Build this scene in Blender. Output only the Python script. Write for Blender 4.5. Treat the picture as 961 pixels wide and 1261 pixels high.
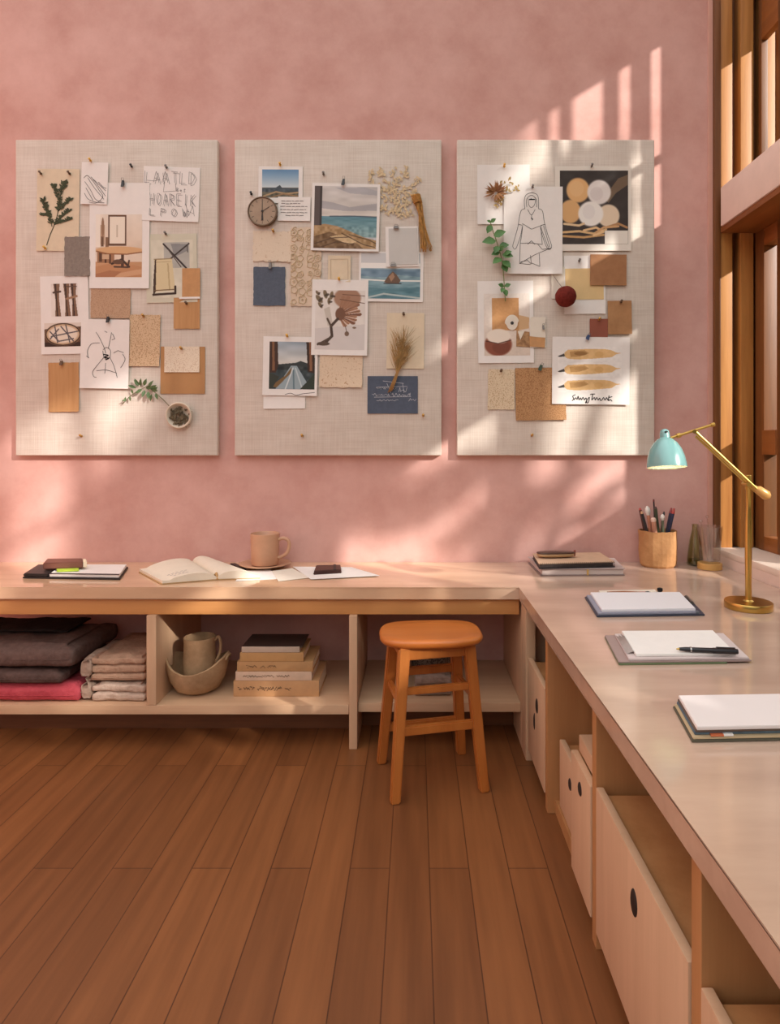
import bpy, bmesh, math, random
import numpy as np
from mathutils import Vector, Matrix, Euler

C = bpy.context.scene.collection
scene = bpy.context.scene
for o in list(bpy.data.objects):
    bpy.data.objects.remove(o)

# ------------------------------------------------------------------ camera
D, F, EYE, TOP = 3.43, 765.0, 1.395, 0.74      # wall distance, focal px, eye height, worktop height
PX, PY = 512.0, 546.0                          # principal point in the 961x1261 frame
cd = bpy.data.cameras.new('camera')
cam = bpy.data.objects.new('camera', cd); C.objects.link(cam)
cam.location = (0, -D, EYE); cam.rotation_euler = (math.pi/2, 0, 0)
cd.sensor_fit = 'HORIZONTAL'; cd.sensor_width = 36; cd.lens = 36*F/961
cd.shift_x = (480.5-PX)/961; cd.shift_y = (PY-630.5)/961
cd.clip_start = .02
scene.camera = cam
# ------------------------------------------------------------------ light
SA, SB = .80, .60                              # sun travels (-1, SA, -SB)
world = bpy.data.worlds.new('world'); scene.world = world; world.use_nodes = True
wn = world.node_tree.nodes; bg = wn['Background']
bg.inputs[1].default_value = 1.7
_tc = wn.new('ShaderNodeTexCoord'); _sx = wn.new('ShaderNodeSeparateXYZ'); _rp = wn.new('ShaderNodeValToRGB')
_rp.color_ramp.elements[0].position = 0.12; _rp.color_ramp.elements[0].color = (.05, .05, .05, 1)
_rp.color_ramp.elements[1].position = .5; _rp.color_ramp.elements[1].color = (.98, 1.0, .99, 1)
world.node_tree.links.new(_tc.outputs['Generated'], _sx.inputs[0]); world.node_tree.links.new(_sx.outputs['Z'], _rp.inputs[0])
world.node_tree.links.new(_rp.outputs[0], bg.inputs[0])
sd = bpy.data.lights.new('sun', 'SUN'); sd.energy = 6.0; sd.angle = math.radians(1.3); sd.color = (1, .94, .87)
sun = bpy.data.objects.new('sun', sd); C.objects.link(sun)
sun.location = (6, -5, 6)
sun.rotation_euler = Vector((-1, SA, -SB)).to_track_quat('-Z', 'Y').to_euler()
vs = scene.view_settings
scene.display_settings.display_device = 'sRGB'
vs.view_transform = 'Standard'; vs.look = 'None'; vs.exposure = 0.08; vs.gamma = 1; vs.use_curve_mapping = False

# ------------------------------------------------------------------ helpers
def lin(c):
    c = np.asarray(c, float)/255.0
    return np.where(c <= .04045, c/12.92, ((c+.055)/1.055)**2.4)
def L4(c):
    return tuple(float(v) for v in lin(c)) + (1,)
def wp(px, py, y):
    d = D+y
    return Vector(((px-PX)*d/F, y, EYE-(py-PY)*d/F))
def cp(px, py, Z=TOP):
    d = F*(EYE-Z)/(py-PY)
    return Vector(((px-PX)*d/F, d-D, Z))

MATS = {}
def mat(name, col, rough=.6, metal=0., var=.0, scale=8., col2=None, bump=0., bscale=None, stretch=(1, 1, 1), spec=.5, trans=0., emit=None, coat=0.):
    if name in MATS: return MATS[name]
    m = bpy.data.materials.new(name); m.use_nodes = True; MATS[name] = m
    nt = m.node_tree; b = nt.nodes['Principled BSDF']
    b.inputs['Roughness'].default_value = rough; b.inputs['Metallic'].default_value = metal
    b.inputs['Specular IOR Level'].default_value = spec
    b.inputs['Base Color'].default_value = L4(col)
    b.inputs['Transmission Weight'].default_value = trans
    b.inputs['Coat Weight'].default_value = coat
    if emit:
        b.inputs['Emission Color'].default_value = L4(emit[0]); b.inputs['Emission Strength'].default_value = emit[1]
    if col2 is not None or bump or var:
        tc = nt.nodes.new('ShaderNodeTexCoord'); mp = nt.nodes.new('ShaderNodeMapping')
        mp.inputs['Scale'].default_value = stretch
        nt.links.new(tc.outputs['Object'], mp.inputs[0])
        n = nt.nodes.new('ShaderNodeTexNoise'); n.inputs['Scale'].default_value = scale; n.inputs['Detail'].default_value = 6; n.inputs['Roughness'].default_value = .65
        nt.links.new(mp.outputs[0], n.inputs['Vector'])
        if col2 is None and var: col2 = tuple(max(0, v*(1-var)) for v in col)
        if col2 is not None:
            r = nt.nodes.new('ShaderNodeValToRGB'); r.color_ramp.elements[0].position = .32; r.color_ramp.elements[1].position = .68
            r.color_ramp.elements[0].color = L4(col); r.color_ramp.elements[1].color = L4(col2)
            nt.links.new(n.outputs['Fac'], r.inputs[0]); nt.links.new(r.outputs[0], b.inputs['Base Color'])
        if bump:
            n2 = n
            if bscale:
                n2 = nt.nodes.new('ShaderNodeTexNoise'); n2.inputs['Scale'].default_value = bscale; n2.inputs['Detail'].default_value = 5
                nt.links.new(mp.outputs[0], n2.inputs['Vector'])
            bp = nt.nodes.new('ShaderNodeBump'); bp.inputs['Strength'].default_value = bump; bp.inputs['Distance'].default_value = .01
            nt.links.new(n2.outputs['Fac'], bp.inputs['Height']); nt.links.new(bp.outputs[0], b.inputs['Normal'])
    return m

def wood(name, c1, c2, axis='x', rough=.5, scale=2.2, knots=False, spec=.5):
    st = {'x': (.35, 6, 6), 'y': (6, .35, 6), 'z': (6, 6, .35)}[axis]
    return mat(name, c1, rough, col2=c2, scale=scale, stretch=st, bump=.12, spec=spec)

def linen(name, c1, c2):
    if name in MATS: return MATS[name]
    m = mat(name, c1, .9, spec=.2); nt = m.node_tree; b = nt.nodes['Principled BSDF']
    tc = nt.nodes.new('ShaderNodeTexCoord'); outs = []
    for st in ((1.2, 1, 42), (42, 1, 1.2), (1.6, 1, 2.2)):
        mp = nt.nodes.new('ShaderNodeMapping'); mp.inputs['Scale'].default_value = st
        n = nt.nodes.new('ShaderNodeTexNoise'); n.inputs['Scale'].default_value = 4.5; n.inputs['Detail'].default_value = 5
        nt.links.new(tc.outputs['Object'], mp.inputs[0]); nt.links.new(mp.outputs[0], n.inputs['Vector']); outs.append(n.outputs['Fac'])
    a = nt.nodes.new('ShaderNodeMath'); a.operation = 'ADD'; nt.links.new(outs[0], a.inputs[0]); nt.links.new(outs[1], a.inputs[1])
    a2 = nt.nodes.new('ShaderNodeMath'); a2.operation = 'ADD'; nt.links.new(a.outputs[0], a2.inputs[0]); nt.links.new(outs[2], a2.inputs[1])
    d = nt.nodes.new('ShaderNodeMath'); d.operation = 'DIVIDE'; nt.links.new(a2.outputs[0], d.inputs[0]); d.inputs[1].default_value = 3
    r = nt.nodes.new('ShaderNodeValToRGB'); r.color_ramp.elements[0].position = .4; r.color_ramp.elements[1].position = .6
    r.color_ramp.elements[0].color = L4(c2); r.color_ramp.elements[1].color = L4(c1)
    nt.links.new(d.outputs[0], r.inputs[0]); nt.links.new(r.outputs[0], b.inputs['Base Color'])
    bp = nt.nodes.new('ShaderNodeBump'); bp.inputs['Strength'].default_value = .25; bp.inputs['Distance'].default_value = .004
    nt.links.new(a.outputs[0], bp.inputs['Height']); nt.links.new(bp.outputs[0], b.inputs['Normal'])
    return m

def speckle(name, base, dark, scale=150, thr=.42, rough=.9, bump=.3):
    if name in MATS: return MATS[name]
    m = mat(name, base, rough, spec=.2); nt = m.node_tree; b = nt.nodes['Principled BSDF']
    tc = nt.nodes.new('ShaderNodeTexCoord'); n = nt.nodes.new('ShaderNodeTexNoise')
    n.inputs['Scale'].default_value = scale*1.7; n.inputs['Detail'].default_value = 4
    nt.links.new(tc.outputs['Object'], n.inputs['Vector'])
    r = nt.nodes.new('ShaderNodeValToRGB'); r.color_ramp.elements[0].position = thr-.05; r.color_ramp.elements[1].position = thr+.05
    r.color_ramp.elements[0].color = L4(dark); r.color_ramp.elements[1].color = L4(base)
    nt.links.new(n.outputs['Fac'], r.inputs[0]); nt.links.new(r.outputs[0], b.inputs['Base Color'])
    if bump:
        bp = nt.nodes.new('ShaderNodeBump'); bp.inputs['Strength'].default_value = bump; bp.inputs['Distance'].default_value = .004
        nt.links.new(n.outputs['Fac'], bp.inputs['Height']); nt.links.new(bp.outputs[0], b.inputs['Normal'])
    return m

def glass_mat(name, tint=(255, 255, 255), refl=.08):
    if name in MATS: return MATS[name]
    m = bpy.data.materials.new(name); m.use_nodes = True; MATS[name] = m
    nt = m.node_tree; nt.nodes.clear()
    o = nt.nodes.new('ShaderNodeOutputMaterial'); mx = nt.nodes.new('ShaderNodeMixShader')
    t = nt.nodes.new('ShaderNodeBsdfTransparent'); g = nt.nodes.new('ShaderNodeBsdfGlossy'); fr = nt.nodes.new('ShaderNodeFresnel')
    fr.inputs[0].default_value = 1.45; g.inputs['Roughness'].default_value = .03
    t.inputs[0].default_value = L4(tint)
    ge = nt.nodes.new('ShaderNodeNewGeometry'); ma = nt.nodes.new('ShaderNodeMath'); ma.operation = 'SUBTRACT'; ma.use_clamp = True
    nt.links.new(fr.outputs[0], ma.inputs[0]); nt.links.new(ge.outputs['Backfacing'], ma.inputs[1])
    if refl > .08:
        m2 = nt.nodes.new('ShaderNodeMath'); m2.operation = 'MULTIPLY_ADD'; m2.inputs[1].default_value = 1.5; m2.inputs[2].default_value = refl-.08
        nt.links.new(ma.outputs[0], m2.inputs[0]); ma = m2
    nt.links.new(ma.outputs[0], mx.inputs[0]); nt.links.new(t.outputs[0], mx.inputs[1]); nt.links.new(g.outputs[0], mx.inputs[2])
    nt.links.new(mx.outputs[0], o.inputs[0])
    return m

def vcol_mat():
    if 'print_ink' in MATS: return MATS['print_ink']
    m = mat('print_ink', (200, 200, 200), .55, spec=.3); nt = m.node_tree
    a = nt.nodes.new('ShaderNodeAttribute'); a.attribute_name = 'ink'
    nt.links.new(a.outputs['Color'], nt.nodes['Principled BSDF'].inputs['Base Color'])
    return m

def link(name, me, m=None, parent=None, loc=None, smooth=False):
    o = bpy.data.objects.new(name, me); C.objects.link(o)
    if m is not None:
        for mm in (m if isinstance(m, (list, tuple)) else [m]): me.materials.append(mm)
    if smooth:
        for p in me.polygons: p.use_smooth = True
    if parent is not None: o.parent = parent
    if loc is not None: o.location = loc
    return o
def from_bm(name, bm, m, parent=None, loc=None, smooth=False, auto=None):
    me = bpy.data.meshes.new(name); bmesh.ops.recalc_face_normals(bm, faces=bm.faces[:]); bm.to_mesh(me); bm.free()
    o = link(name, me, m, parent, loc, smooth)
    if auto: me.set_sharp_from_angle(angle=math.radians(auto))
    return o
def tag(o, label=None, cat=None, group=None, kind=None):
    if label: o['label'] = label
    if cat: o['category'] = cat
    if group: o['group'] = group
    if kind: o['kind'] = kind
    return o
def thing(name, label, cat, loc, group=None, rotz=0, rot=None):
    o = bpy.data.objects.new(name, None); C.objects.link(o); o.location = loc; o.empty_display_size = .05
    o.rotation_euler = rot if rot else (0, 0, rotz)
    return tag(o, label, cat, group)

def bm_box(bm, x0, x1, y0, y1, z0, z1, bev=0., seg=2):
    vs_ = [bm.verts.new((x, y, z)) for x in (x0, x1) for y in (y0, y1) for z in (z0, z1)]
    fs = [(0, 1, 3, 2), (4, 6, 7, 5), (0, 4, 5, 1), (2, 3, 7, 6), (0, 2, 6, 4), (1, 5, 7, 3)]
    faces = [bm.faces.new([vs_[i] for i in f]) for f in fs]
    if bev:
        es = {e for f in faces for e in f.edges}
        bmesh.ops.bevel(bm, geom=list(es), offset=bev, segments=seg, affect='EDGES', profile=.6)
def box(name, x0, x1, y0, y1, z0, z1, m, parent=None, bev=.003, origin=None, seg=2):
    """box in world coordinates; origin is subtracted so the object sits at its own base"""
    o = Vector(origin) if origin is not None else Vector(((x0+x1)/2, (y0+y1)/2, z0))
    bm = bmesh.new(); bm_box(bm, x0-o.x, x1-o.x, y0-o.y, y1-o.y, z0-o.z, z1-o.z, bev, seg)
    if parent is not None:
        return from_bm(name, bm, m, parent, o-parent.location, smooth=bool(bev), auto=35 if bev else None)
    return from_bm(name, bm, m, None, o, smooth=bool(bev), auto=35 if bev else None)
def bm_tube(bm, pts, rad, n=10, cap=True):
    pts = [Vector(p) for p in pts]; k = len(pts)
    rads = rad if isinstance(rad, (list, tuple)) else [rad]*k
    rings = []; up = None
    for i, p in enumerate(pts):
        t = (pts[min(i+1, k-1)]-pts[max(i-1, 0)])
        t = t.normalized() if t.length > 1e-9 else Vector((0, 0, 1))
        if up is None:
            up = Vector((0, 0, 1)) if abs(t.z) < .9 else Vector((1, 0, 0))
        s = t.cross(up)
        if s.length < 1e-6: s = t.cross(Vector((0, 1, 0)))
        s.normalize(); up = s.cross(t).normalized()
        rings.append([bm.verts.new(p+(s*math.cos(2*math.pi*j/n)+up*math.sin(2*math.pi*j/n))*rads[i]) for j in range(n)])
    for a, b in zip(rings, rings[1:]):
        for j in range(n): bm.faces.new((a[j], a[(j+1) % n], b[(j+1) % n], b[j]))
    if cap:
        bm.faces.new(list(reversed(rings[0]))); bm.faces.new(rings[-1])
def tube(name, pts, rad, m, parent=None, n=10, loc=None):
    bm = bmesh.new(); bm_tube(bm, pts, rad, n)
    return from_bm(name, bm, m, parent, loc, smooth=True, auto=50)
def bm_lathe(bm, prof, n=32, cx=0, cy=0, mod=None):
    rings = []
    for i, (r, z) in enumerate(prof):
        ring = []
        for j in range(n):
            a = 2*math.pi*j/n
            rr, zz = (r, z) if mod is None else mod(i, a, r, z)
            ring.append(bm.verts.new((cx+rr*math.cos(a), cy+rr*math.sin(a), zz)))
        rings.append(ring)
    for a, b in zip(rings, rings[1:]):
        for j in range(n): bm.faces.new((a[j], a[(j+1) % n], b[(j+1) % n], b[j]))
    for r in (rings[0], rings[-1]):
        if (r[0].co-r[n//2].co).length > 1e-4:
            try: bm.faces.new(r)
            except ValueError: pass
    bmesh.ops.remove_doubles(bm, verts=bm.verts[:], dist=1e-5)
def lathe(name, prof, m, parent=None, n=32, loc=None, mod=None, auto=40):
    bm = bmesh.new(); bm_lathe(bm, prof, n, mod=mod)
    return from_bm(name, bm, m, parent, loc, smooth=True, auto=auto)
def bm_slab(bm, q, z0, h):
    """quad prism: q four (x, y) corners"""
    lo = [bm.verts.new((p[0], p[1], z0)) for p in q]; hi = [bm.verts.new((p[0], p[1], z0+h)) for p in q]
    bm.faces.new(lo[::-1]); bm.faces.new(hi)
    for i in range(len(q)): j = (i+1) % len(q); bm.faces.new((lo[i], lo[j], hi[j], hi[i]))
def slab(name, q, z0, h, m, parent=None, bev=.0015):
    cx = sum(p[0] for p in q)/len(q); cy = sum(p[1] for p in q)/len(q)
    bm = bmesh.new(); bm_slab(bm, [(p[0]-cx, p[1]-cy) for p in q], 0, h)
    if bev: bmesh.ops.bevel(bm, geom=bm.edges[:], offset=min(bev, h*.4), segments=2, affect='EDGES')
    loc = Vector((cx, cy, z0))
    if parent is not None: loc = loc-parent.location
    return from_bm(name, bm, m, parent, loc, smooth=True, auto=40)
def inset(q, a, b=None, c=None, d=None):
    """sub-rectangle of a quad (BL, BR, FR, FL order) by u0,u1,v0,v1"""
    P = [Vector((p[0], p[1])) for p in q]
    def bl(u, v): return (P[0]*(1-u)+P[1]*u)*(1-v)+(P[3]*(1-u)+P[2]*u)*v
    return [bl(a, c), bl(b, c), bl(b, d), bl(a, d)]
def noise3(p, s=0):
    from mathutils import noise
    return noise.noise(Vector(p)*1.0+Vector((s*7.3, s*3.1, s*1.7)))

# ------------------------------------------------------------------ materials of the room
M = {}
M['plaster'] = mat('pink_plaster', (201, 152, 141), .9, col2=(221, 177, 167), scale=3.0, bump=.2, bscale=9, spec=.2)
M['plaster_pale'] = mat('pale_pink_paint', (232, 206, 192), .7, spec=.3, var=.04)
M['sill'] = mat('pale_sill_paint', (238, 218, 202), .55, spec=.4, var=.03)
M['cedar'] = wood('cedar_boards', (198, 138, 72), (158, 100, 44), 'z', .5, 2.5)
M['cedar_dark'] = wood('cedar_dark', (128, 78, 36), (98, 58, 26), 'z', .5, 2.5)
M['cedar_y'] = wood('cedar_rails', (158, 96, 46), (126, 72, 32), 'y', .45, 2.5)
M['oak_x'] = wood('pale_oak_length', (214, 178, 144), (200, 162, 128), 'x', .5, 1.8)
M['oak_z'] = wood('pale_oak_upright', (214, 176, 142), (198, 160, 126), 'z', .55, 1.8)
M['oak_y'] = wood('pale_oak_depth', (210, 172, 138), (194, 156, 122), 'y', .55, 1.8)
M['pine_x'] = wood('pine_apron', (214, 154, 94), (196, 136, 78), 'x', .5, 1.6)
M['pine_z'] = wood('pine_upright', (186, 134, 86), (166, 114, 68), 'z', .5, 1.6)
M['stool'] = wood('orange_stool_wood', (188, 114, 52), (162, 90, 36), 'z', .35, 1.7)
M['stool_seat'] = wood('orange_seat_wood', (200, 118, 52), (174, 94, 36), 'x', .28, 1.7)
M['white'] = mat('white_paper', (238, 232, 226), .8, spec=.2, var=.02, scale=20)
M['offwhite'] = mat('ivory_paper', (232, 222, 206), .85, spec=.2, var=.03, scale=20)
M['cream'] = mat('cream_card', (226, 208, 180), .85, spec=.2, var=.04, scale=20)
M['ink'] = mat('pencil_grey', (70, 66, 66), .8, spec=.2)
M['inkblack'] = mat('black_ink', (34, 30, 30), .7, spec=.2)
M['brass'] = mat('brass', (206, 168, 92), .28, metal=1., var=.06, scale=5)
M['glasspane'] = glass_mat('window_glass')
M['black'] = mat('black_leather', (36, 30, 30), .5, var=.1, bump=.1, scale=60)

def struct(o): o['kind'] = 'structure'; return o

# ------------------------------------------------------------------ the room
H = 4.3
struct(box('wall_back', -3.3, 1.66, 0, .12, 0, H, M['plaster'], bev=0))
struct(box('wall_left', -3.42, -3.3, -4.2, .12, 0, H, M['plaster'], bev=0))
# floor with plank pattern
def floor_mat():
    m = mat('floor_planks', (150, 92, 52), .42, spec=.4); nt = m.node_tree; b = nt.nodes['Principled BSDF']
    tc = nt.nodes.new('ShaderNodeTexCoord'); mp = nt.nodes.new('ShaderNodeMapping'); mp.inputs['Rotation'].default_value = (0, 0, math.pi/2)
    br = nt.nodes.new('ShaderNodeTexBrick'); br.inputs['Scale'].default_value = 1; br.inputs['Brick Width'].default_value = 1.3; br.inputs['Row Height'].default_value = .13
    br.inputs['Mortar Size'].default_value = .0018; br.inputs['Color1'].default_value = L4((140, 88, 50)); br.inputs['Color2'].default_value = L4((120, 74, 42)); br.inputs['Mortar'].default_value = L4((84, 48, 26))
    nt.links.new(tc.outputs['Object'], mp.inputs[0]); nt.links.new(mp.outputs[0], br.inputs['Vector'])
    mp2 = nt.nodes.new('ShaderNodeMapping'); mp2.inputs['Scale'].default_value = (9, .6, 1)
    n = nt.nodes.new('ShaderNodeTexNoise'); n.inputs['Scale'].default_value = 3; n.inputs['Detail'].default_value = 6
    nt.links.new(tc.outputs['Object'], mp2.inputs[0]); nt.links.new(mp2.outputs[0], n.inputs['Vector'])
    mx = nt.nodes.new('ShaderNodeMix'); mx.data_type = 'RGBA'; mx.blend_type = 'MULTIPLY'; mx.inputs['Factor'].default_value = .55
    rr = nt.nodes.new('ShaderNodeValToRGB'); rr.color_ramp.elements[0].position = .3; rr.color_ramp.elements[0].color = (.55, .5, .45, 1); rr.color_ramp.elements[1].position = .7; rr.color_ramp.elements[1].color = (1.1, 1.08, 1.05, 1)
    nt.links.new(n.outputs['Fac'], rr.inputs[0]); nt.links.new(br.outputs['Color'], mx.inputs['A']); nt.links.new(rr.outputs[0], mx.inputs['B'])
    nt.links.new(mx.outputs['Result'], b.inputs['Base Color'])
    return m
struct(box('floor', -3.42, 1.95, -4.2, .12, -.1, 0, floor_mat(), bev=0))
struct(box('trim_1', 1.612, 1.6398, -.008, 0, TOP+.0, H, mat('corner_bead', (212, 160, 142), .7, var=.04), bev=.002)).name = 'trim_1'

# --- window wall, glass plane at X 1.90
XG = 1.90
struct(box('wall_right', 1.645, 1.96, -4.2, -.001, 0, .79, M['plaster_pale'], bev=0))
struct(box('trim_2', 1.645, 1.93, -4.2, -.002, .79, .822, M['sill'], bev=.004))                 # sill board
struct(box('trim_3', 1.66, 1.955, -4.2, -.052, 2.575, 2.785, M['plaster_pale'], bev=.003))      # beam
struct(box('trim_4', 1.67, 1.955, -4.2, -.03, 2.545, 2.5745, M['cedar_y'], bev=.002))           # its wooden soffit
struct(box('wall_right_head', 1.84, 1.96, -4.2, 0, 3.95, 6.6, M['plaster_pale'], bev=0))  # unseen upper part carried up past the room to block the sun
# timber jamb: deep boards and recesses, running on outside the glass
jamb = bpy.data.objects.new('wall_jamb', None); C.objects.link(jamb); jamb.location = (1.66, 0, 0); struct(jamb)
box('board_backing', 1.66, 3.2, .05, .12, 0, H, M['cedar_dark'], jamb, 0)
edges = [(1.641, 1.676, -.022, 'cedar_dark'), (1.678, 1.742, -.016, 'cedar'), (1.786, 1.856, -.02, 'cedar'), (1.905, 1.975, -.02, 'cedar'),
         (2.01, 2.09, -.02, 'cedar'), (2.125, 2.215, -.02, 'cedar'), (2.25, 2.35, -.02, 'cedar'), (2.385, 2.5, -.02, 'cedar'), (2.54, 2.68, -.02, 'cedar'), (2.72, 2.9, -.02, 'cedar'), (2.94, 3.2, -.02, 'cedar')]
for x0, x1, y0, mm in edges:
    box('board', x0, x1, y0, .05, .8225, H, M[mm], jamb, .002)

def window(name, y0, y1, z0, z1, st, rails=(), dx=.03, top=.06, bot=.06, st2=None):
    r = bpy.data.objects.new(name, None); C.objects.link(r); r.location = (XG, (y0+y1)/2, z0); struct(r)
    st2 = st if st2 is None else st2
    a, b = XG-dx, XG+dx
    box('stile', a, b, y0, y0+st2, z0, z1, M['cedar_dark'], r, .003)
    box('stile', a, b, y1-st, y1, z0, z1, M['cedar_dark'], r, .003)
    box('rail', a, b, y0+st2, y1-st, z0, z0+bot, M['cedar_y'], r, .003)
    box('rail', a, b, y0+st2, y1-st, z1-top, z1, M['cedar_y'], r, .003)
    for (q0, q1) in rails: box('rail', a-.012, b, y0+st2, y1-st, q0, q1, M['cedar_y'], r, .003)
    box('glass', XG-.003, XG+.003, y0+st2-.004, y1-st+.004, z0+bot-.004, z1-top+.004, M['glasspane'], r, 0)
    return r
# lower windows
window('window_1', -.52, -.021, .8225, 2.544, .085, [(1.335, 1.465)], .035, .09, .075, .29)
yy = -.52
k = 2
for w in (.62, .78, .78, .78):
    window('window_%d' % k, yy-w, yy-.001, .8225, 2.544, .05, [(1.335, 1.465)], .03, .09, .075); k += 1; yy -= w
# upper windows: panes between posts
window('window_%d' % k, -.425, -.021, 2.786, 3.95, .03, [], .018, .36, .03, .22); k += 1
cuts = [(-.494, -.425, .001), (-.634, -.558), (-.84, -.68), (-.939, -.876), (-1.25, -.966)]
prev = -.425
op = [(-.494, -.425), (-.634, -.558), (-.84, -.68), (-.939, -.876), (-1.25, -.966), (-1.58, -1.30), (-1.92, -1.64), (-2.28, -1.98), (-2.62, -2.34), (-2.98, -2.68), (-3.36, -3.04), (-3.8, -3.44)]
uw = bpy.data.objects.new('window_%d' % k, None); C.objects.link(uw); uw.location = (XG, -2.2, 2.786); struct(uw)
for a, b in op:
    if prev-b > .003: box('mullion', XG-.02, XG+.02, b, prev, 2.786, 3.95, M['cedar'], uw, .002)
    box('glass', XG-.003, XG+.003, a, b, 2.786, 3.95, M['glasspane'], uw, 0)
    prev = a
box('mullion', XG-.02, XG+.02, -4.2, prev, 2.786, 3.95, M['cedar'], uw, .002)
box('rail', XG-.025, XG+.0195, -3.8, -.426, 3.28, 3.31, M['cedar_y'], uw, .002)
struct(box('ground_outside', 1.96, 14, -12, 6, -.4, -.3, mat('outdoor_grass', (120, 128, 70), .9, var=.3, scale=5), bev=0))

# ------------------------------------------------------------------ trees outside (they dapple the sun)
leafm = mat('tree_leaf', (84, 116, 48), .6, var=.35, scale=3)
barkm = mat('tree_bark', (96, 72, 52), .9, var=.3, scale=6, bump=.4)
def tree(label, base, clumps, n, seed, size=.09):
    rnd = random.Random(seed)
    r = thing('tree', label, 'tree', base, 'trees outside the window wall')
    bm = bmesh.new(); b = Vector(base)
    top = Vector((0, 0, max(c[2] for c in clumps)-base[2]))
    bm_tube(bm, [(0, 0, 0), (.03, .02, top.z*.35), (-.02, .05, top.z*.7), (.02, 0, top.z)], [.13, .1, .07, .02], 10)
    for c in clumps:
        e = Vector(c[:3])-b; s = Vector((0, .02, e.z*.55)); m_ = (s+e)/2+Vector((0, 0, .12))
        bm_tube(bm, [s, m_, e], [.045, .03, .012], 6)
    from_bm('trunk', bm, barkm, r, smooth=True)
    bm = bmesh.new()
    tot = sum(c[3]**2 for c in clumps)
    for c in clumps:
        for _ in range(int(n*c[3]**2/tot)):
            v = Vector((rnd.gauss(0, 1), rnd.gauss(0, 1), rnd.gauss(0, 1))).normalized()*(rnd.random()**.45)*c[3]
            p = Vector(c[:3])-b+Vector((v.x*.6, v.y*1.5, v.z*.62))
            s = size*rnd.uniform(.6, 1.3)
            mt = Euler((rnd.uniform(0, 6), rnd.uniform(0, 6), rnd.uniform(0, 6))).to_matrix()
            q = [bm.verts.new(p+mt @ Vector(t)*s) for t in ((-1, 0, 0), (-.1, .42, .1), (1, 0, 0), (-.1, -.42, .1))]
            bm.faces.new((q[0], q[1], q[2])); bm.faces.new((q[0], q[2], q[3]))
    from_bm('crown', bm, leafm, r)
    return r
def shade_at(px, py, rpx, X):
    """where a clump of leaves at distance X stands so that its shade falls on that spot of the back wall"""
    wx, wz = (px-PX)*D/F, EYE-(py-PY)*D/F; t = X-wx
    return (X, -SA*t, wz+SB*t, rpx*D/F)
TREES = [
    ('slender leafy tree outside nearest the glazed corner', (4.2, -3.0, -.3), [shade_at(*c) for c in ((690, 300, 46, 4.2), (612, 330, 60, 4.2), (640, 455, 55, 4.1), (745, 455, 30, 4.2), (700, 225, 40, 4.3), (640, 630, 26, 4.1), (520, 620, 34, 4.2), (590, 650, 20, 4.2), (560, 590, 22, 4.3), (770, 330, 24, 4.1), (748, 606, 8, 4.0), (722, 638, 9, 4.1), (774, 628, 7, 4.0), (708, 590, 9, 4.1))], 1750, 3),
    ('spreading leafy tree outside beyond the slender one', (4.7, -4.6, -.3), [shade_at(*c) for c in ((250, 600, 70, 4.7), (420, 290, 120, 4.6), (380, 420, 95, 4.7), (500, 400, 70, 4.6), (470, 220, 60, 4.7), (520, 300, 40, 4.7), (430, 520, 60, 4.6), (400, 640, 60, 4.7), (330, 600, 50, 4.6))], 3200, 5),
    ('broad leafy tree outside farthest along the garden', (5.2, -6.6, -.3), [shade_at(*c) for c in ((150, 280, 125, 5.2), (60, 300, 110, 5.3), (220, 400, 80, 5.2), (50, 420, 70, 5.1), (240, 540, 75, 5.1), (290, 300, 70, 5.2), (200, 640, 80, 5.2), (300, 450, 50, 5.2))]+[(5.2, -6.2, 4.6, .42), (5.2, -5.45, 4.0, .42), (5.2, -4.7, 3.4, .42), (5.1, -6.6, 3.9, .5)], 4400, 8),  # trailing clumps added to keep sun off the shelf fronts
]
TREES.append(('low bushy tree outside screening the long worktop windows', (3.2, -4.2, -.3), [(3.2, y, z, .5) for y, z in ((-3.1, 1.5), (-3.3, .8), (-3.9, 1.9), (-4.0, 1.0), (-4.7, 2.6), (-4.7, 1.5), (-5.4, 3.0), (-5.5, 2.0), (-6.2, 3.0), (-6.3, 2.2), (-3.0, 2.0), (-3.6, 1.5), (-4.3, 2.2))], 6500, 13))  # added out of view to block sun from the worktop and floor
for t in TREES: tree(*t)

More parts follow.
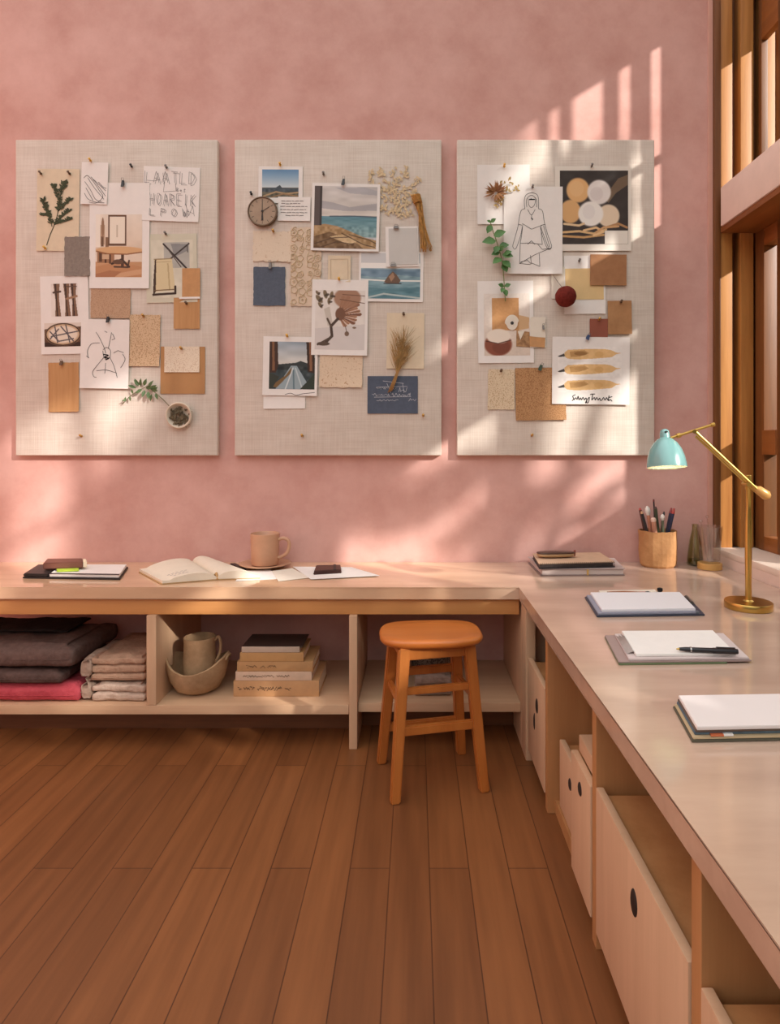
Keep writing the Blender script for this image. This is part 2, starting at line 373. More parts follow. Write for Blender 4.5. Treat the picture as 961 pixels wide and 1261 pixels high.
# ------------------------------------------------------------------ worktop (one L shaped slab)
FY = -.6; EX = .4735; TH = .055
def worktop():
    m = mat('worktop', (216, 182, 150), .2, spec=.75, coat=.15); nt = m.node_tree; b = nt.nodes['Principled BSDF']
    tc = nt.nodes.new('ShaderNodeTexCoord'); mp = nt.nodes.new('ShaderNodeMapping'); mp.inputs['Scale'].default_value = (.8, 4, 4)
    n = nt.nodes.new('ShaderNodeTexNoise'); n.inputs['Scale'].default_value = 1.6; n.inputs['Detail'].default_value = 7; n.inputs['Roughness'].default_value = .6
    nt.links.new(tc.outputs['Object'], mp.inputs[0]); nt.links.new(mp.outputs[0], n.inputs['Vector'])
    r = nt.nodes.new('ShaderNodeValToRGB'); r.color_ramp.elements[0].position = .35; r.color_ramp.elements[1].position = .65
    r.color_ramp.elements[0].color = L4((184, 156, 138)); r.color_ramp.elements[1].color = L4((200, 172, 152))
    rw = nt.nodes.new('ShaderNodeValToRGB'); rw.color_ramp.elements[0].position = .35; rw.color_ramp.elements[1].position = .65
    rw.color_ramp.elements[0].color = L4((206, 166, 132)); rw.color_ramp.elements[1].color = L4((224, 186, 150))
    sp = nt.nodes.new('ShaderNodeSeparateXYZ'); mr = nt.nodes.new('ShaderNodeMapRange'); mr.inputs['From Min'].default_value = .0; mr.inputs['From Max'].default_value = .7
    mxc = nt.nodes.new('ShaderNodeMix'); mxc.data_type = 'RGBA'
    nt.links.new(tc.outputs['Object'], sp.inputs[0]); nt.links.new(sp.outputs['X'], mr.inputs['Value']); nt.links.new(mr.outputs[0], mxc.inputs['Factor'])
    nt.links.new(n.outputs['Fac'], r.inputs[0]); nt.links.new(n.outputs['Fac'], rw.inputs[0])
    nt.links.new(rw.outputs[0], mxc.inputs['A']); nt.links.new(r.outputs[0], mxc.inputs['B']); nt.links.new(mxc.outputs['Result'], b.inputs['Base Color'])
    r2 = nt.nodes.new('ShaderNodeMapRange'); r2.inputs['To Min'].default_value = .07; r2.inputs['To Max'].default_value = .17
    nt.links.new(n.outputs['Fac'], r2.inputs['Value']); nt.links.new(r2.outputs[0], b.inputs['Roughness'])
    bm = bmesh.new()
    pts = [(-2.6, -.001), (-2.6, FY), (EX, FY), (EX, -4.0), (1.6445, -4.0), (1.6445, -.001)]
    bm_slab(bm, pts, -TH, TH)
    bmesh.ops.bevel(bm, geom=bm.edges[:], offset=.003, segments=2, affect='EDGES')
    o = from_bm('worktop', bm, m, None, (0, 0, TOP), smooth=True, auto=40)
    tag(o, 'long L-shaped pale worktop running under the boards and along the window', 'worktop')
worktop()
ZU = TOP-TH
# ------------------------------------------------------------------ low shelf unit under the worktop
su = thing('shelf_unit', 'open low shelf unit under the worktop holding blankets and books', 'shelf unit', (-1.0, -.3, 0))
box('apron', -2.6, EX+.002, FY+.02, FY+.045, ZU-.075, ZU-.0005, M['pine_x'], su)
sx = lambda px, d=2.83: (px-PX)*d/F
XR = EX+.012
box('shelf', -2.6, sx(429.5), FY+.004, -.002, .158, .2, M['oak_x'], su)
box('shelf', sx(440.5), XR-.001, FY+.03, -.002, .158, .2, M['oak_x'], su)
box('divider', sx(180), sx(192), FY+.003, -.002, .2005, ZU-.0755, M['oak_z'], su)
box('divider', sx(430), sx(440), FY+.001, -.002, 0.0005, ZU-.0755, M['oak_z'], su)
box('plinth', -2.6, sx(429.5), -.39, -.37, .0005, .1575, mat('plinth_wood', (120, 74, 44), .6, var=.15, stretch=(.5, 6, 6)), su)
box('plinth', sx(440.5), XR-.001, -.36, -.34, .0005, .1575, MATS['plinth_wood'], su)

# ------------------------------------------------------------------ drawer cabinet under the window side of the worktop
XC = .497
cb = thing('drawer_cabinet', 'pale wood drawer cabinet with open bays under the window worktop', 'cabinet', (1.0, -2.2, 0))
box('side_panel', XR, 1.60, FY-.004, -.002, .0005, ZU-.0005, M['oak_z'], cb)
box('corner_post', XC-.012, XC+.03, -.70, FY-.0045, .0005, ZU-.0005, M['oak_z'], cb)
yd = lambda d: d-D
cuts_d = [2.36, 1.73, 1.1, .5, -.2]
for c in cuts_d: box('divider', XC, 1.60, yd(c)-.02, yd(c)+.02, .0005, ZU-.0005, M['pine_z'], cb)
box('back_panel', 1.57, 1.60, -3.6, -.61, .0005, ZU-.001, M['pine_z'], cb, 0)
box('bottom_panel', XC+.03, 1.565, -3.6, -.61, .001, .05, M['pine_z'], cb, 0)
knot = mat('dark_knot', (40, 24, 16), .7)
def drawer(y0, y1, zt, xo=0., face=None):
    d = box('drawer', XC-.004+xo, XC+.018+xo, y0, y1, .055, zt, M['oak_z'] if face is None else face, cb, .004)
    box('drawer_box', XC+.018+xo, XC+.6, y0+.02, y1-.02, .06, zt-.012, M['pine_z'], d, .002, origin=(XC, (y0+y1)/2, .06)).location = Vector((XC, (y0+y1)/2, .06))-d.location-cb.location
    return d
def fix_child(o, d): return o
d1 = drawer(yd(2.38)+.0015, -.705, .455)
# finger hole and knot on the first drawer
def oval(name, parent, x, y, z, ry, rz):
    bm = bmesh.new()
    bmesh.ops.create_uvsphere(bm, u_segments=16, v_segments=8, radius=1)
    for v in bm.verts: v.co = Vector((v.co.x*.006, v.co.y*ry, v.co.z*rz))
    o = from_bm(name, bm, knot, parent, smooth=True); o.location = Vector((x, y, z))-cb.location-parent.location
    return o
oval('finger_hole', d1, XC-.004, -.91, .33, .02, .03)
oval('knot', d1, XC-.004, -.86, .245, .008, .035)
d2 = drawer(yd(1.755), yd(1.97), .425); oval('finger_hole', d2, XC-.004, yd(1.86), .36, .018, .02)
d2b = drawer(yd(1.98), yd(2.30), .30, .04); oval('finger_hole', d2b, XC+.036, yd(2.14), .22, .018, .02)
d3 = drawer(yd(1.125), yd(1.70), .455); oval('finger_hole', d3, XC-.004, yd(1.4), .36, .02, .03)
d4 = drawer(yd(.525), yd(1.075), .455); oval('finger_hole', d4, XC-.004, yd(.8), .36, .02, .03)
box('drawer_rest', XC+.02, XC+.3, yd(1.755), yd(1.965), .4255, .475, M['oak_y'], cb, .003)

# ------------------------------------------------------------------ stool
def stool():
    ctr = Vector((.0625, -.825, 0)); zs = .612; th = .034
    r = thing('stool', 'orange wooden stool with rounded rectangular seat in front of the shelf', 'stool', ctr, None, math.radians(13))
    # seat: rounded rectangle, slightly dished
    bm = bmesh.new(); n = 48; hw, hd = .214, .152
    rings = []
    def sup(a, k):
        c, s = math.cos(a), math.sin(a); e = 2/3.4
        return Vector((math.copysign(abs(c)**e, c)*hw*k, math.copysign(abs(s)**e, s)*hd*k, 0))
    for k, z in ((.0, -th), (.86, -th), (.95, -th+.003), (.995, -th*.6), (1., -th*.35), (.985, -.005), (.955, 0), (.7, -.004), (.4, -.006), (0, -.007)):
        rings.append([bm.verts.new(sup(2*math.pi*j/n, max(k, 1e-4))+Vector((0, 0, zs+z))) for j in range(n)])
    for a, b in zip(rings, rings[1:]):
        for j in range(n): bm.faces.new((a[j], a[(j+1) % n], b[(j+1) % n], b[j]))
    bmesh.ops.remove_doubles(bm, verts=bm.verts[:], dist=3e-4)
    from_bm('seat', bm, M['stool_seat'], r, smooth=True, auto=60).rotation_euler = (0, 0, math.radians(-9))
    tops = {}; feet = {}
    for sx_ in (-1, 1):
        for sy in (-1, 1):
            t = Vector((sx_*.135, sy*.10, zs-th+.004)); f = Vector((sx_*.182, sy*.155, 0))
            tops[sx_, sy] = t; feet[sx_, sy] = f
            bm = bmesh.new(); w0, w1 = .023, .019
            lo = [bm.verts.new(f+Vector((a*w1, b*w1, 0))) for a, b in ((-1, -1), (1, -1), (1, 1), (-1, 1))]
            hi = [bm.verts.new(t+Vector((a*w0, b*w0, 0))) for a, b in ((-1, -1), (1, -1), (1, 1), (-1, 1))]
            bm.faces.new(lo[::-1]); bm.faces.new(hi)
            for i in range(4): j = (i+1) % 4; bm.faces.new((lo[i], lo[j], hi[j], hi[i]))
            bmesh.ops.bevel(bm, geom=bm.edges[:], offset=.005, segments=2, affect='EDGES')
            from_bm('leg', bm, M['stool'], r, smooth=True, auto=40)
    def at(k, z):
        t, f = tops[k], feet[k]; u = z/t.z
        return f.lerp(t, u)
    def bar(name, a, b, z, w, h):
        p, q = at(a, z), at(b, z); dv = (q-p).normalized(); s = dv.cross(Vector((0, 0, 1))).normalized()
        bm = bmesh.new(); vs_ = []
        for e in (p, q):
            for i, j in ((-1, -1), (1, -1), (1, 1), (-1, 1)): vs_.append(bm.verts.new(e+s*i*w/2+Vector((0, 0, j*h/2))))
        bm.faces.new(vs_[:4][::-1]); bm.faces.new(vs_[4:])
        for i in range(4): j = (i+1) % 4; bm.faces.new((vs_[i], vs_[j], vs_[4+j], vs_[4+i]))
        bmesh.ops.bevel(bm, geom=bm.edges[:], offset=.004, segments=2, affect='EDGES')
        from_bm(name, bm, M['stool'], r, smooth=True, auto=40)
    for a, b in (((-1, -1), (1, -1)), ((-1, 1), (1, 1))): bar('seat_rail', a, b, zs-th-.022, .02, .05)
    for a, b in (((-1, -1), (-1, 1)), ((1, -1), (1, 1))): bar('seat_rail', a, b, zs-th-.022, .02, .05)
    bar('stretcher', (-1, -1), (1, -1), .412, .022, .028); bar('stretcher', (-1, 1), (1, 1), .405, .022, .034)
    bar('stretcher', (-1, -1), (1, -1), .262, .022, .036); bar('stretcher', (-1, 1), (1, 1), .16, .022, .036)
    bar('stretcher', (-1, -1), (-1, 1), .365, .02, .03); bar('stretcher', (1, -1), (1, 1), .365, .02, .03)
stool()

# ------------------------------------------------------------------ boards
BY = -.04; BS = F/(D+BY)
bx = lambda px: (px-PX)/BS
bz = lambda py: EYE-(py-PY)/BS
M['linen'] = linen('beige_linen', (221, 210, 198), (207, 193, 180))
def board(x0, x1, label):
    ox, oz = (bx(x0)+bx(x1))/2, bz(561)
    r = thing('linen_board', label, 'pinboard', (ox, 0, oz), 'frameless linen boards')
    bm = bmesh.new(); bm_box(bm, bx(x0)-ox, bx(x1)-ox, BY, -.001, 0, bz(172)-oz, .006, 3)
    from_bm('linen_panel', bm, M['linen'], r, smooth=True, auto=50)
board(19, 268, 'frameless beige linen board with the botanical card and a small shell bowl')
board(289, 544, 'frameless beige linen board with sea photographs and a round dial')
board(563, 806.5, 'frameless beige linen board with a red pompom and fashion sketch')

# ------------------------------------------------------------------ pinned paper
SC = 3.3138
def K(ox, oy):
    return lambda x, y: (ox+x/SC, oy+y/SC)
K1, K2, K3, K4, K5, K6 = K(0, 160), K(0, 360), K(280, 160), K(280, 360), K(550, 160), K(550, 340)
class Sheet:
    """a pinned sheet: an Empty at its middle, a thin curled paper mesh and printed parts"""
    def __init__(s, name, label, cat, p0, p1, layer, m, rot=0., curl=.004, th=.0012, group=None, torn=0., seed=0, part='sheet', nx=14, nz=14):
        s.x0, s.y0 = p0; s.x1, s.y1 = p1
        s.cx, s.cy = (s.x0+s.x1)/2, (s.y0+s.y1)/2
        s.w, s.h = (s.x1-s.x0)/BS, (s.y1-s.y0)/BS
        s.curl = curl; s.seed = seed; s.layer = layer
        s.y = BY-.0005-.0022*layer
        s.root = thing(name, label, cat, (bx(s.cx), s.y, bz(s.cy)), group, rot=(0, math.radians(rot), 0))
        rnd = random.Random(seed+17)
        bm = bmesh.new(); gf = []; gb = []
        jit = {}
        for j in range(nz+1):
            rf = []; rb = []
            for i in range(nx+1):
                u, v = i/nx, j/nz
                x, z = (u-.5)*s.w, (.5-v)*s.h
                if torn and (i in (0, nx) or j in (0, nz)):
                    x += rnd.uniform(-torn, torn); z += rnd.uniform(-torn, torn)
                y = s.bend(u, v)
                rf.append(bm.verts.new((x, y-th, z))); rb.append(bm.verts.new((x, y, z)))
            gf.append(rf); gb.append(rb)
        for j in range(nz):
            for i in range(nx):
                bm.faces.new((gf[j][i], gf[j+1][i], gf[j+1][i+1], gf[j][i+1])); bm.faces.new((gb[j][i], gb[j][i+1], gb[j+1][i+1], gb[j+1][i]))
        for i in range(nx):
            bm.faces.new((gf[0][i], gf[0][i+1], gb[0][i+1], gb[0][i])); bm.faces.new((gf[nz][i], gb[nz][i], gb[nz][i+1], gf[nz][i+1]))
        for j in range(nz):
            bm.faces.new((gf[j][0], gb[j][0], gb[j+1][0], gf[j+1][0])); bm.faces.new((gf[j][nx], gf[j+1][nx], gb[j+1][nx], gb[j][nx]))
        s.th = th
        from_bm(part, bm, m, s.root, smooth=True, auto=40)
    def bend(s, u, v):
        a = ((s.seed*37) % 10)/10.
        return -s.curl*(max(0, v-.35)**2*2.2*(.35+abs(u-a)) + .25*max(0, .25-v)*abs(u-.5))
    def loc(s, px, py, off=.0006):
        u, v = (px-s.x0)/(s.x1-s.x0), (py-s.y0)/(s.y1-s.y0)
        return Vector(((px-s.cx)/BS, s.bend(min(max(u, 0), 1), min(max(v, 0), 1))-s.th-off, -(py-s.cy)/BS))
    def picture(s, r, name='picture', off=.0005):
        """printed picture from a raster, as a fine grid with one ink colour per point"""
        h, w = r.a.shape[:2]
        X = np.linspace(r.x0, r.x1, w); Y = np.linspace(r.y0, r.y1, h)
        verts = [s.loc(x, y, off) for y in Y for x in X]
        faces = [(j*w+i, (j+1)*w+i, (j+1)*w+i+1, j*w+i+1) for j in range(h-1) for i in range(w-1)]
        me = bpy.data.meshes.new(name); me.from_pydata(verts, [], faces)
        at = me.color_attributes.new('ink', 'FLOAT_COLOR', 'POINT')
        col = np.ones((h*w, 4)); col[:, :3] = lin(np.clip(r.a, 0, 1).reshape(-1, 3)*255)
        at.data.foreach_set('color', col.astype(np.float32).ravel())
        return link(name, me, vcol_mat(), s.root)
    def strokes(s, ss, w, m, name='drawing', off=.0009):
        bm = bmesh.new()
        for k, st in enumerate(ss):
            ww = w
            if isinstance(st, tuple) and isinstance(st[0], (int, float)) and isinstance(st[1], list): ww, st = st
            for (a, b) in zip(st, st[1:]):
                dx, dy = b[0]-a[0], b[1]-a[1]; l = math.hypot(dx, dy)
                if l < 1e-6: continue
                nx, ny = -dy/l*ww/2, dx/l*ww/2; ex, ey = dx/l*ww*.3, dy/l*ww*.3
                q = [(a[0]-ex+nx, a[1]-ey+ny), (b[0]+ex+nx, b[1]+ey+ny), (b[0]+ex-nx, b[1]+ey-ny), (a[0]-ex-nx, a[1]-ey-ny)]
                o = off+.00004*(k % 7)
                bm.faces.new([bm.verts.new(s.loc(x, y, o)) for x, y in q])
        return from_bm(name, bm, m, s.root)
    def patch(s, name, poly, m, th=.0015, off=.0004, label=None):
        """flat piece stuck on the sheet, given in photo pixels"""
        bm = bmesh.new()
        f = [bm.verts.new(s.loc(x, y, off+th)) for x, y in poly]; b = [bm.verts.new(s.loc(x, y, off)) for x, y in poly]
        bm.faces.new(f); bm.faces.new(b[::-1])
        for i in range(len(poly)): j = (i+1) % len(poly); bm.faces.new((f[i], b[i], b[j], f[j]))
        o = from_bm(name, bm, m, s.root)
        if label: o['label'] = label
        return o

class Raster:
    def __init__(s, p0, p1, res=2.2, c=(255, 255, 255), k=None):
        s.x0, s.y0 = p0; s.x1, s.y1 = p1; s.k = k or (lambda x, y: (x, y))
        w = max(4, int((s.x1-s.x0)*res)); h = max(4, int((s.y1-s.y0)*res))
        s.a = np.ones((h, w, 3))*np.array(c)/255.
        s.X, s.Y = np.meshgrid(np.linspace(s.x0, s.x1, w), np.linspace(s.y0, s.y1, h))
    def put(s, m, c, al=1.):
        m = (np.clip(m, 0, 1)*al)[..., None]; s.a = s.a*(1-m)+np.array(c)/255.*m; return s
    def grad(s, ya, yb, c0, c1):
        ya = s.k(0, ya)[1]; yb = s.k(0, yb)[1]
        t = np.clip((s.Y-ya)/(yb-ya), 0, 1)[..., None]; m = ((s.Y >= ya) & (s.Y <= yb))[..., None]
        s.a = np.where(m, np.array(c0)/255.*(1-t)+np.array(c1)/255.*t, s.a); return s
    def poly(s, pts, c, al=1.):
        P = [s.k(*p) for p in pts]; ins = np.zeros(s.X.shape, bool)
        for i in range(len(P)):
            x1, y1 = P[i]; x2, y2 = P[(i+1) % len(P)]
            if y1 == y2: continue
            cnd = ((y1 > s.Y) != (y2 > s.Y)) & (s.X < (x2-x1)*(s.Y-y1)/(y2-y1)+x1)
            ins ^= cnd
        return s.put(ins.astype(float), c, al)
    def rect(s, x0, y0, x1, y1, c, al=1.): return s.poly([(x0, y0), (x1, y0), (x1, y1), (x0, y1)], c, al)
    def ell(s, cx, cy, rx, ry, c, al=1., soft=.15, rot=0):
        x, y = s.k(cx, cy); rx /= SC; ry /= SC; r = math.radians(rot)
        dx = (s.X-x)*math.cos(r)+(s.Y-y)*math.sin(r); dy = -(s.X-x)*math.sin(r)+(s.Y-y)*math.cos(r)
        d = np.sqrt((dx/rx)**2+(dy/ry)**2)
        return s.put((1-d)/soft+.5, c, al)
    def line(s, pts, w, c, al=1.):
        w /= SC; m = np.zeros(s.X.shape)
        P = [s.k(*p) for p in pts]
        for (x1, y1), (x2, y2) in zip(P, P[1:]):
            dx, dy = x2-x1, y2-y1; l2 = dx*dx+dy*dy+1e-9
            t = np.clip(((s.X-x1)*dx+(s.Y-y1)*dy)/l2, 0, 1)
            d = np.hypot(s.X-x1-t*dx, s.Y-y1-t*dy)
            m = np.maximum(m, np.clip((w/2-d)/.35+.5, 0, 1))
        return s.put(m, c, al)
    def noise(s, amt, cell, seed=0, tint=(1, 1, 1), sx=1., y0=None, y1=None):
        rng = np.random.default_rng(seed); gw = int((s.x1-s.x0)/(cell*sx))+3; gh = int((s.y1-s.y0)/cell)+3
        g = rng.uniform(-1, 1, (gh, gw))
        u = (s.X-s.x0)/(cell*sx); v = (s.Y-s.y0)/cell
        i = np.clip(u.astype(int), 0, gw-2); j = np.clip(v.astype(int), 0, gh-2); fu = u-i; fv = v-j
        fu = fu*fu*(3-2*fu); fv = fv*fv*(3-2*fv)
        n = (g[j, i]*(1-fu)+g[j, i+1]*fu)*(1-fv)+(g[j+1, i]*(1-fu)+g[j+1, i+1]*fu)*fv
        if y0 is not None: n = n*((s.Y >= s.k(0, y0)[1]) & (s.Y <= s.k(0, y1)[1]))
        s.a = s.a+n[..., None]*amt*np.array(tint); return s

def arc(cx, cy, rx, ry, a0, a1, n=14):
    return [(cx+rx*math.cos(math.radians(a0+(a1-a0)*i/n)), cy+ry*math.sin(math.radians(a0+(a1-a0)*i/n))) for i in range(n+1)]
def kk(k, ss):
    out = []
    for st in ss:
        if isinstance(st, tuple): out.append((st[0], [k(*p) for p in st[1]]))
        else: out.append([k(*p) for p in st])
    return out
def smooth(pts, n=5):
    """Catmull-Rom through the points"""
    P = [pts[0]]+list(pts)+[pts[-1]]; out = []
    for i in range(1, len(P)-2):
        for j in range(n):
            t = j/n; a, b, c, d = P[i-1], P[i], P[i+1], P[i+2]
            out.append(tuple(.5*((2*b[m])+(-a[m]+c[m])*t+(2*a[m]-5*b[m]+4*c[m]-d[m])*t*t+(-a[m]+3*b[m]-3*c[m]+d[m])*t**3) for m in range(len(a))))
    out.append(tuple(pts[-1])); return out

# pins -------------------------------------------------------------
PINM = {'yellow': mat('yellow_pin', (222, 170, 70), .35), 'brown': mat('brown_pin', (96, 70, 48), .4), 'black': mat('black_pin', (30, 28, 30), .35),
        'grey': mat('grey_pin', (120, 112, 106), .35), 'blue': mat('blue_pin', (50, 70, 110), .35), 'green': mat('green_pin', (50, 70, 50), .35),
        'brass': mat('brass_pin', (190, 145, 80), .3, metal=.8)}
PINMESH = {}
def pin(px, py, layer, colour, what, tilt=0.):
    if 'bm' not in PINMESH:
        bm = bmesh.new(); bm_lathe(bm, [(.0001, -.004), (.0035, -.004), (.0035, .004), (.008, .005), (.0085, .008), (.0055, .0095), (.005, .02), (.0078, .0225), (.0082, .0255), (.0065, .0275), (.0001, .028)], 14)
        for v in bm.verts: v.co = Vector((v.co.x, -v.co.z, v.co.y))
        me = bpy.data.meshes.new('push_pin'); bmesh.ops.recalc_face_normals(bm, faces=bm.faces[:]); bm.to_mesh(me); bm.free()
        for p in me.polygons: p.use_smooth = True
        PINMESH['bm'] = me
    me = PINMESH.get(colour)
    if me is None:
        me = PINMESH['bm'].copy(); me.materials.append(PINM[colour]); PINMESH[colour] = me
    o = bpy.data.objects.new('push_pin', me); C.objects.link(o)
    o.location = (bx(px), BY-.0022*layer-.002, bz(py)); o.rotation_euler = (math.radians(-18), 0, math.radians(tilt)); o.scale = (.85,)*3
    return tag(o, '%s push pin %s' % (colour, what), 'push pin', 'push pins on the linen boards')
def clip(px, py, layer, colour, what, h=7, w=4.0, rot=0):
    r = thing('paper_clip', '%s clip %s' % (colour, what), 'clip', (bx(px), BY-.0022*layer-.002, bz(py)), 'clips on the linen boards', rot=(0, math.radians(rot), 0))
    a, b = w/BS/2, h/BS/2
    bm = bmesh.new()
    vs_ = [bm.verts.new(p) for p in ((-a, 0, -b*.1), (a, 0, -b*.1), (a*.8, 0, b), (-a*.8, 0, b), (-a, -.014, -b), (a, -.014, -b), (a*.6, -.008, b), (-a*.6, -.008, b))]
    for f in ((0, 1, 2, 3), (4, 5, 6, 7), (0, 1, 5, 4), (1, 2, 6, 5), (2, 3, 7, 6), (3, 0, 4, 7)): bm.faces.new([vs_[i] for i in f])
    bmesh.ops.bevel(bm, geom=bm.edges[:], offset=.0015, segments=2, affect='EDGES')
    from_bm('jaw', bm, PINM[colour], r, smooth=True, auto=40)
    tube('wire_handle', [(-a*.7, -.006, b*.9), (-a*.5, -.012, b*1.6), (a*.5, -.012, b*1.6), (a*.7, -.006, b*.9)], .0012, PINM['grey'], r, 6)

# --- plant helpers
def bm_leaf(bm, base, dirv, nrm, ln, wd, fold=.2):
    d = Vector(dirv).normalized(); n = Vector(nrm).normalized(); s = d.cross(n).normalized(); n = s.cross(d).normalized(); b = Vector(base)
    prof = [(0, 0), (.18, .62), (.42, 1.), (.7, .72), (.9, .25), (1, 0)]
    mid = [b+d*ln*t+n*(-ln*.12*t*t) for t, _ in prof]
    for sg in (-1, 1):
        for i in range(len(prof)-1):
            a0, a1 = prof[i][1]*wd/2, prof[i+1][1]*wd/2
            q = [mid[i], mid[i+1], mid[i+1]+s*sg*a1+n*fold*a1, mid[i]+s*sg*a0+n*fold*a0]
            vs_ = [bm.verts.new(p) for p in q]
            bm.faces.new(vs_)
    bmesh.ops.remove_doubles(bm, verts=bm.verts[:], dist=1e-6)

# ================================================================== BOARD ONE
s = Sheet('botanical_card', 'tan card bearing a dark green leafy sprig, held by three pins', 'card', K1(152, 160), K1(325, 495), 1, M['cream'], .6, .003, seed=1)
stem = [(195, 472), (208, 430), (228, 380), (240, 330), (246, 280), (258, 218)]
tw = [stem, [(215, 395), (205, 355), (188, 320), (180, 288)], [(228, 380), (262, 350), (285, 330)], [(238, 335), (268, 305), (292, 285)], [(244, 290), (228, 250), (220, 228)], [(250, 250), (262, 235), (268, 218)], [(224, 388), (255, 378), (292, 366)], [(206, 355), (192, 350), (178, 352)]]
sprig = [(1.1, [K1(*p) for p in smooth(t)]) for t in tw]
s.strokes(sprig, 1.1, mat('sprig_stem', (70, 66, 40), .8), 'sprig_stem')
bm = bmesh.new(); rnd = random.Random(4)
for t in tw:
    P = smooth(t, 6)
    for i, p in enumerate(P[8 if t is stem else 2:]):
        if t is stem and p[1] > 330: continue
        for sg in (-1, 1):
            q = s.loc(*K1(*p), .002); an = rnd.uniform(.4, 1.3)*sg
            bm_leaf(bm, q, (math.sin(an), -.15, math.cos(an)), (0, -1, 0), rnd.uniform(.014, .026), rnd.uniform(.008, .013))
from_bm('sprig_leaves', bm, mat('sprig_green', (66, 76, 44), .7, var=.3, scale=30), s.root)
pin(*K1(172, 183), 2, 'brown', 'in the upper outer corner of the botanical card'); pin(*K1(288, 183), 2, 'brown', 'in the upper corner of the botanical card near the hand sketch'); pin(*K1(190, 487), 2, 'yellow', 'at the foot of the dark green sprig')

s = Sheet('sketch_card', 'small white card with a grey hatched pencil sketch', 'card', K1(335, 135), K1(443, 306), 3, M['white'], 1.5, .004, seed=2)
ss = [smooth([(345, 200), (360, 190), (385, 215), (410, 250), (425, 275), (400, 300), (370, 298)]), smooth([(350, 215), (375, 250), (395, 285), (420, 295)]), smooth([(362, 200), (390, 240), (430, 285)]), smooth([(375, 195), (400, 225), (436, 272)]), [(385, 205), (436, 250)], [(355, 240), (385, 290)], smooth([(350, 262), (365, 285), (395, 297), (432, 300)]), [(405, 215), (425, 235), (438, 240)]]
s.strokes(kk(K1, [smooth(x, 3) for x in ss]), .55, M['ink'])
pin(*K1(376, 132), 4, 'yellow', 'above the small hatched pencil sketch')

s = Sheet('photo_print', 'tall white print showing an oval table under a framed poster', 'print', K1(368, 218), K1(612, 648), 2, M['white'], .2, .004, seed=3)
r = Raster(K1(393, 346), K1(583, 603), 2.2, (226, 206, 186), K1)
r.grad(346, 500, (232, 218, 202), (218, 196, 174)).rect(393, 540, 583, 603, (196, 150, 110)).noise(.02, 6, 1)
r.poly([(393, 603), (583, 603), (583, 560), (480, 540), (393, 560)], (190, 138, 98)).poly([(410, 603), (560, 572), (583, 570), (583, 590), (500, 603)], (206, 160, 122)).poly([(393, 590), (450, 575), (500, 580), (470, 603), (393, 603)], (170, 118, 84))
r.rect(393, 346, 412, 480, (238, 228, 214)).rect(412, 390, 430, 470, (190, 160, 132)).rect(415, 436, 426, 478, (110, 80, 60)).rect(433, 440, 447, 480, (130, 98, 74)).ell(422, 400, 6, 40, (150, 116, 90))
r.rect(444, 349, 518, 474, (104, 74, 54)).rect(450, 356, 512, 466, (236, 224, 206)).rect(478, 390, 483, 440, (200, 184, 164))
r.rect(400, 490, 470, 545, (158, 116, 84)).rect(408, 500, 420, 540, (92, 62, 44)).rect(430, 497, 438, 545, (86, 56, 40)).rect(448, 497, 456, 548, (90, 60, 44)).rect(420, 510, 448, 530, (204, 170, 138))
r.rect(497, 505, 509, 558, (84, 58, 44)).line([(460, 548), (500, 530), (530, 560)], 9, (70, 50, 40)).line([(470, 560), (525, 562), (530, 535)], 7, (80, 58, 46)).ell(485, 540, 22, 10, (104, 74, 56))
r.ell(490, 492, 97, 15, (214, 170, 124)).line([(397, 497), (440, 507), (520, 509), (583, 500)], 5, (146, 96, 62))
s.picture(r)
clip(*K1(506, 225), 3, 'black', 'at the top of the oval table print', 9)

s = Sheet('lettering_sketch', 'white sheet of hand-drawn outline capital letters', 'sketch', K1(585, 152), K1(815, 374), 1, M['white'], 2.0, .004, seed=4)
G = {'L': [[(0, 0), (0, 1), (.8, 1)]], 'A': [[(0, 1), (.4, 0), (.9, 1)], [(.2, .6), (.7, .6)]], 'T': [[(0, 0), (1, 0)], [(.5, 0), (.5, 1)]], 'D': [[(0, 0), (0, 1), (.6, .95), (.9, .5), (.6, .05), (0, 0)]],
     'H': [[(0, 0), (0, 1)], [(.8, 0), (.8, 1)], [(0, .5), (.8, .5)]], 'O': [arc(.45, .5, .42, .5, 0, 360, 10)], 'R': [[(0, 1), (0, 0), (.7, .1), (.7, .4), (0, .5), (.8, 1)]], 'E': [[(.8, 0), (0, 0), (0, 1), (.8, 1)], [(0, .5), (.6, .5)]],
     'I': [[(.4, 0), (.4, 1)]], 'K': [[(0, 0), (0, 1)], [(.8, 0), (0, .5), (.8, 1)]], 'P': [[(0, 1), (0, 0), (.7, .1), (.7, .45), (0, .5)]], 'W': [[(0, 0), (.2, 1), (.45, .4), (.7, 1), (.95, 0)]],
     'B': [[(0, 0), (0, 1), (.6, .9), (.6, .6), (0, .5), (.5, .4), (.5, .1), (0, 0)]], 'e': [[(.1, .7), (.7, .65), (.5, .4), (.1, .5), (.1, .9), (.6, 1)]], 't': [[(.3, .1), (.35, 1), (.6, .95)], [(.05, .4), (.7, .35)]]}
ss = []; rnd = random.Random(9)
def word(txt, x, y, w, h, gap, dbl=0., jit=1.5):
    for ch in txt:
        for st in G.get(ch, []):
            base = [(x+p[0]*w+rnd.uniform(-jit, jit), y+p[1]*h+rnd.uniform(-jit, jit)) for p in st]
            ss.append(base)
            if dbl: ss.append([(p[0]+dbl+rnd.uniform(-1, 1), p[1]+dbl*.8) for p in base])
        x += w+gap
word('LAATLD', 590, 172, 26, 46, 10, 8); word('Bet', 722, 238, 11, 15, 3); word('HOAREIK', 612, 262, 20, 46, 8, 6); word('LPOW', 616, 322, 22, 30, 22, 5)
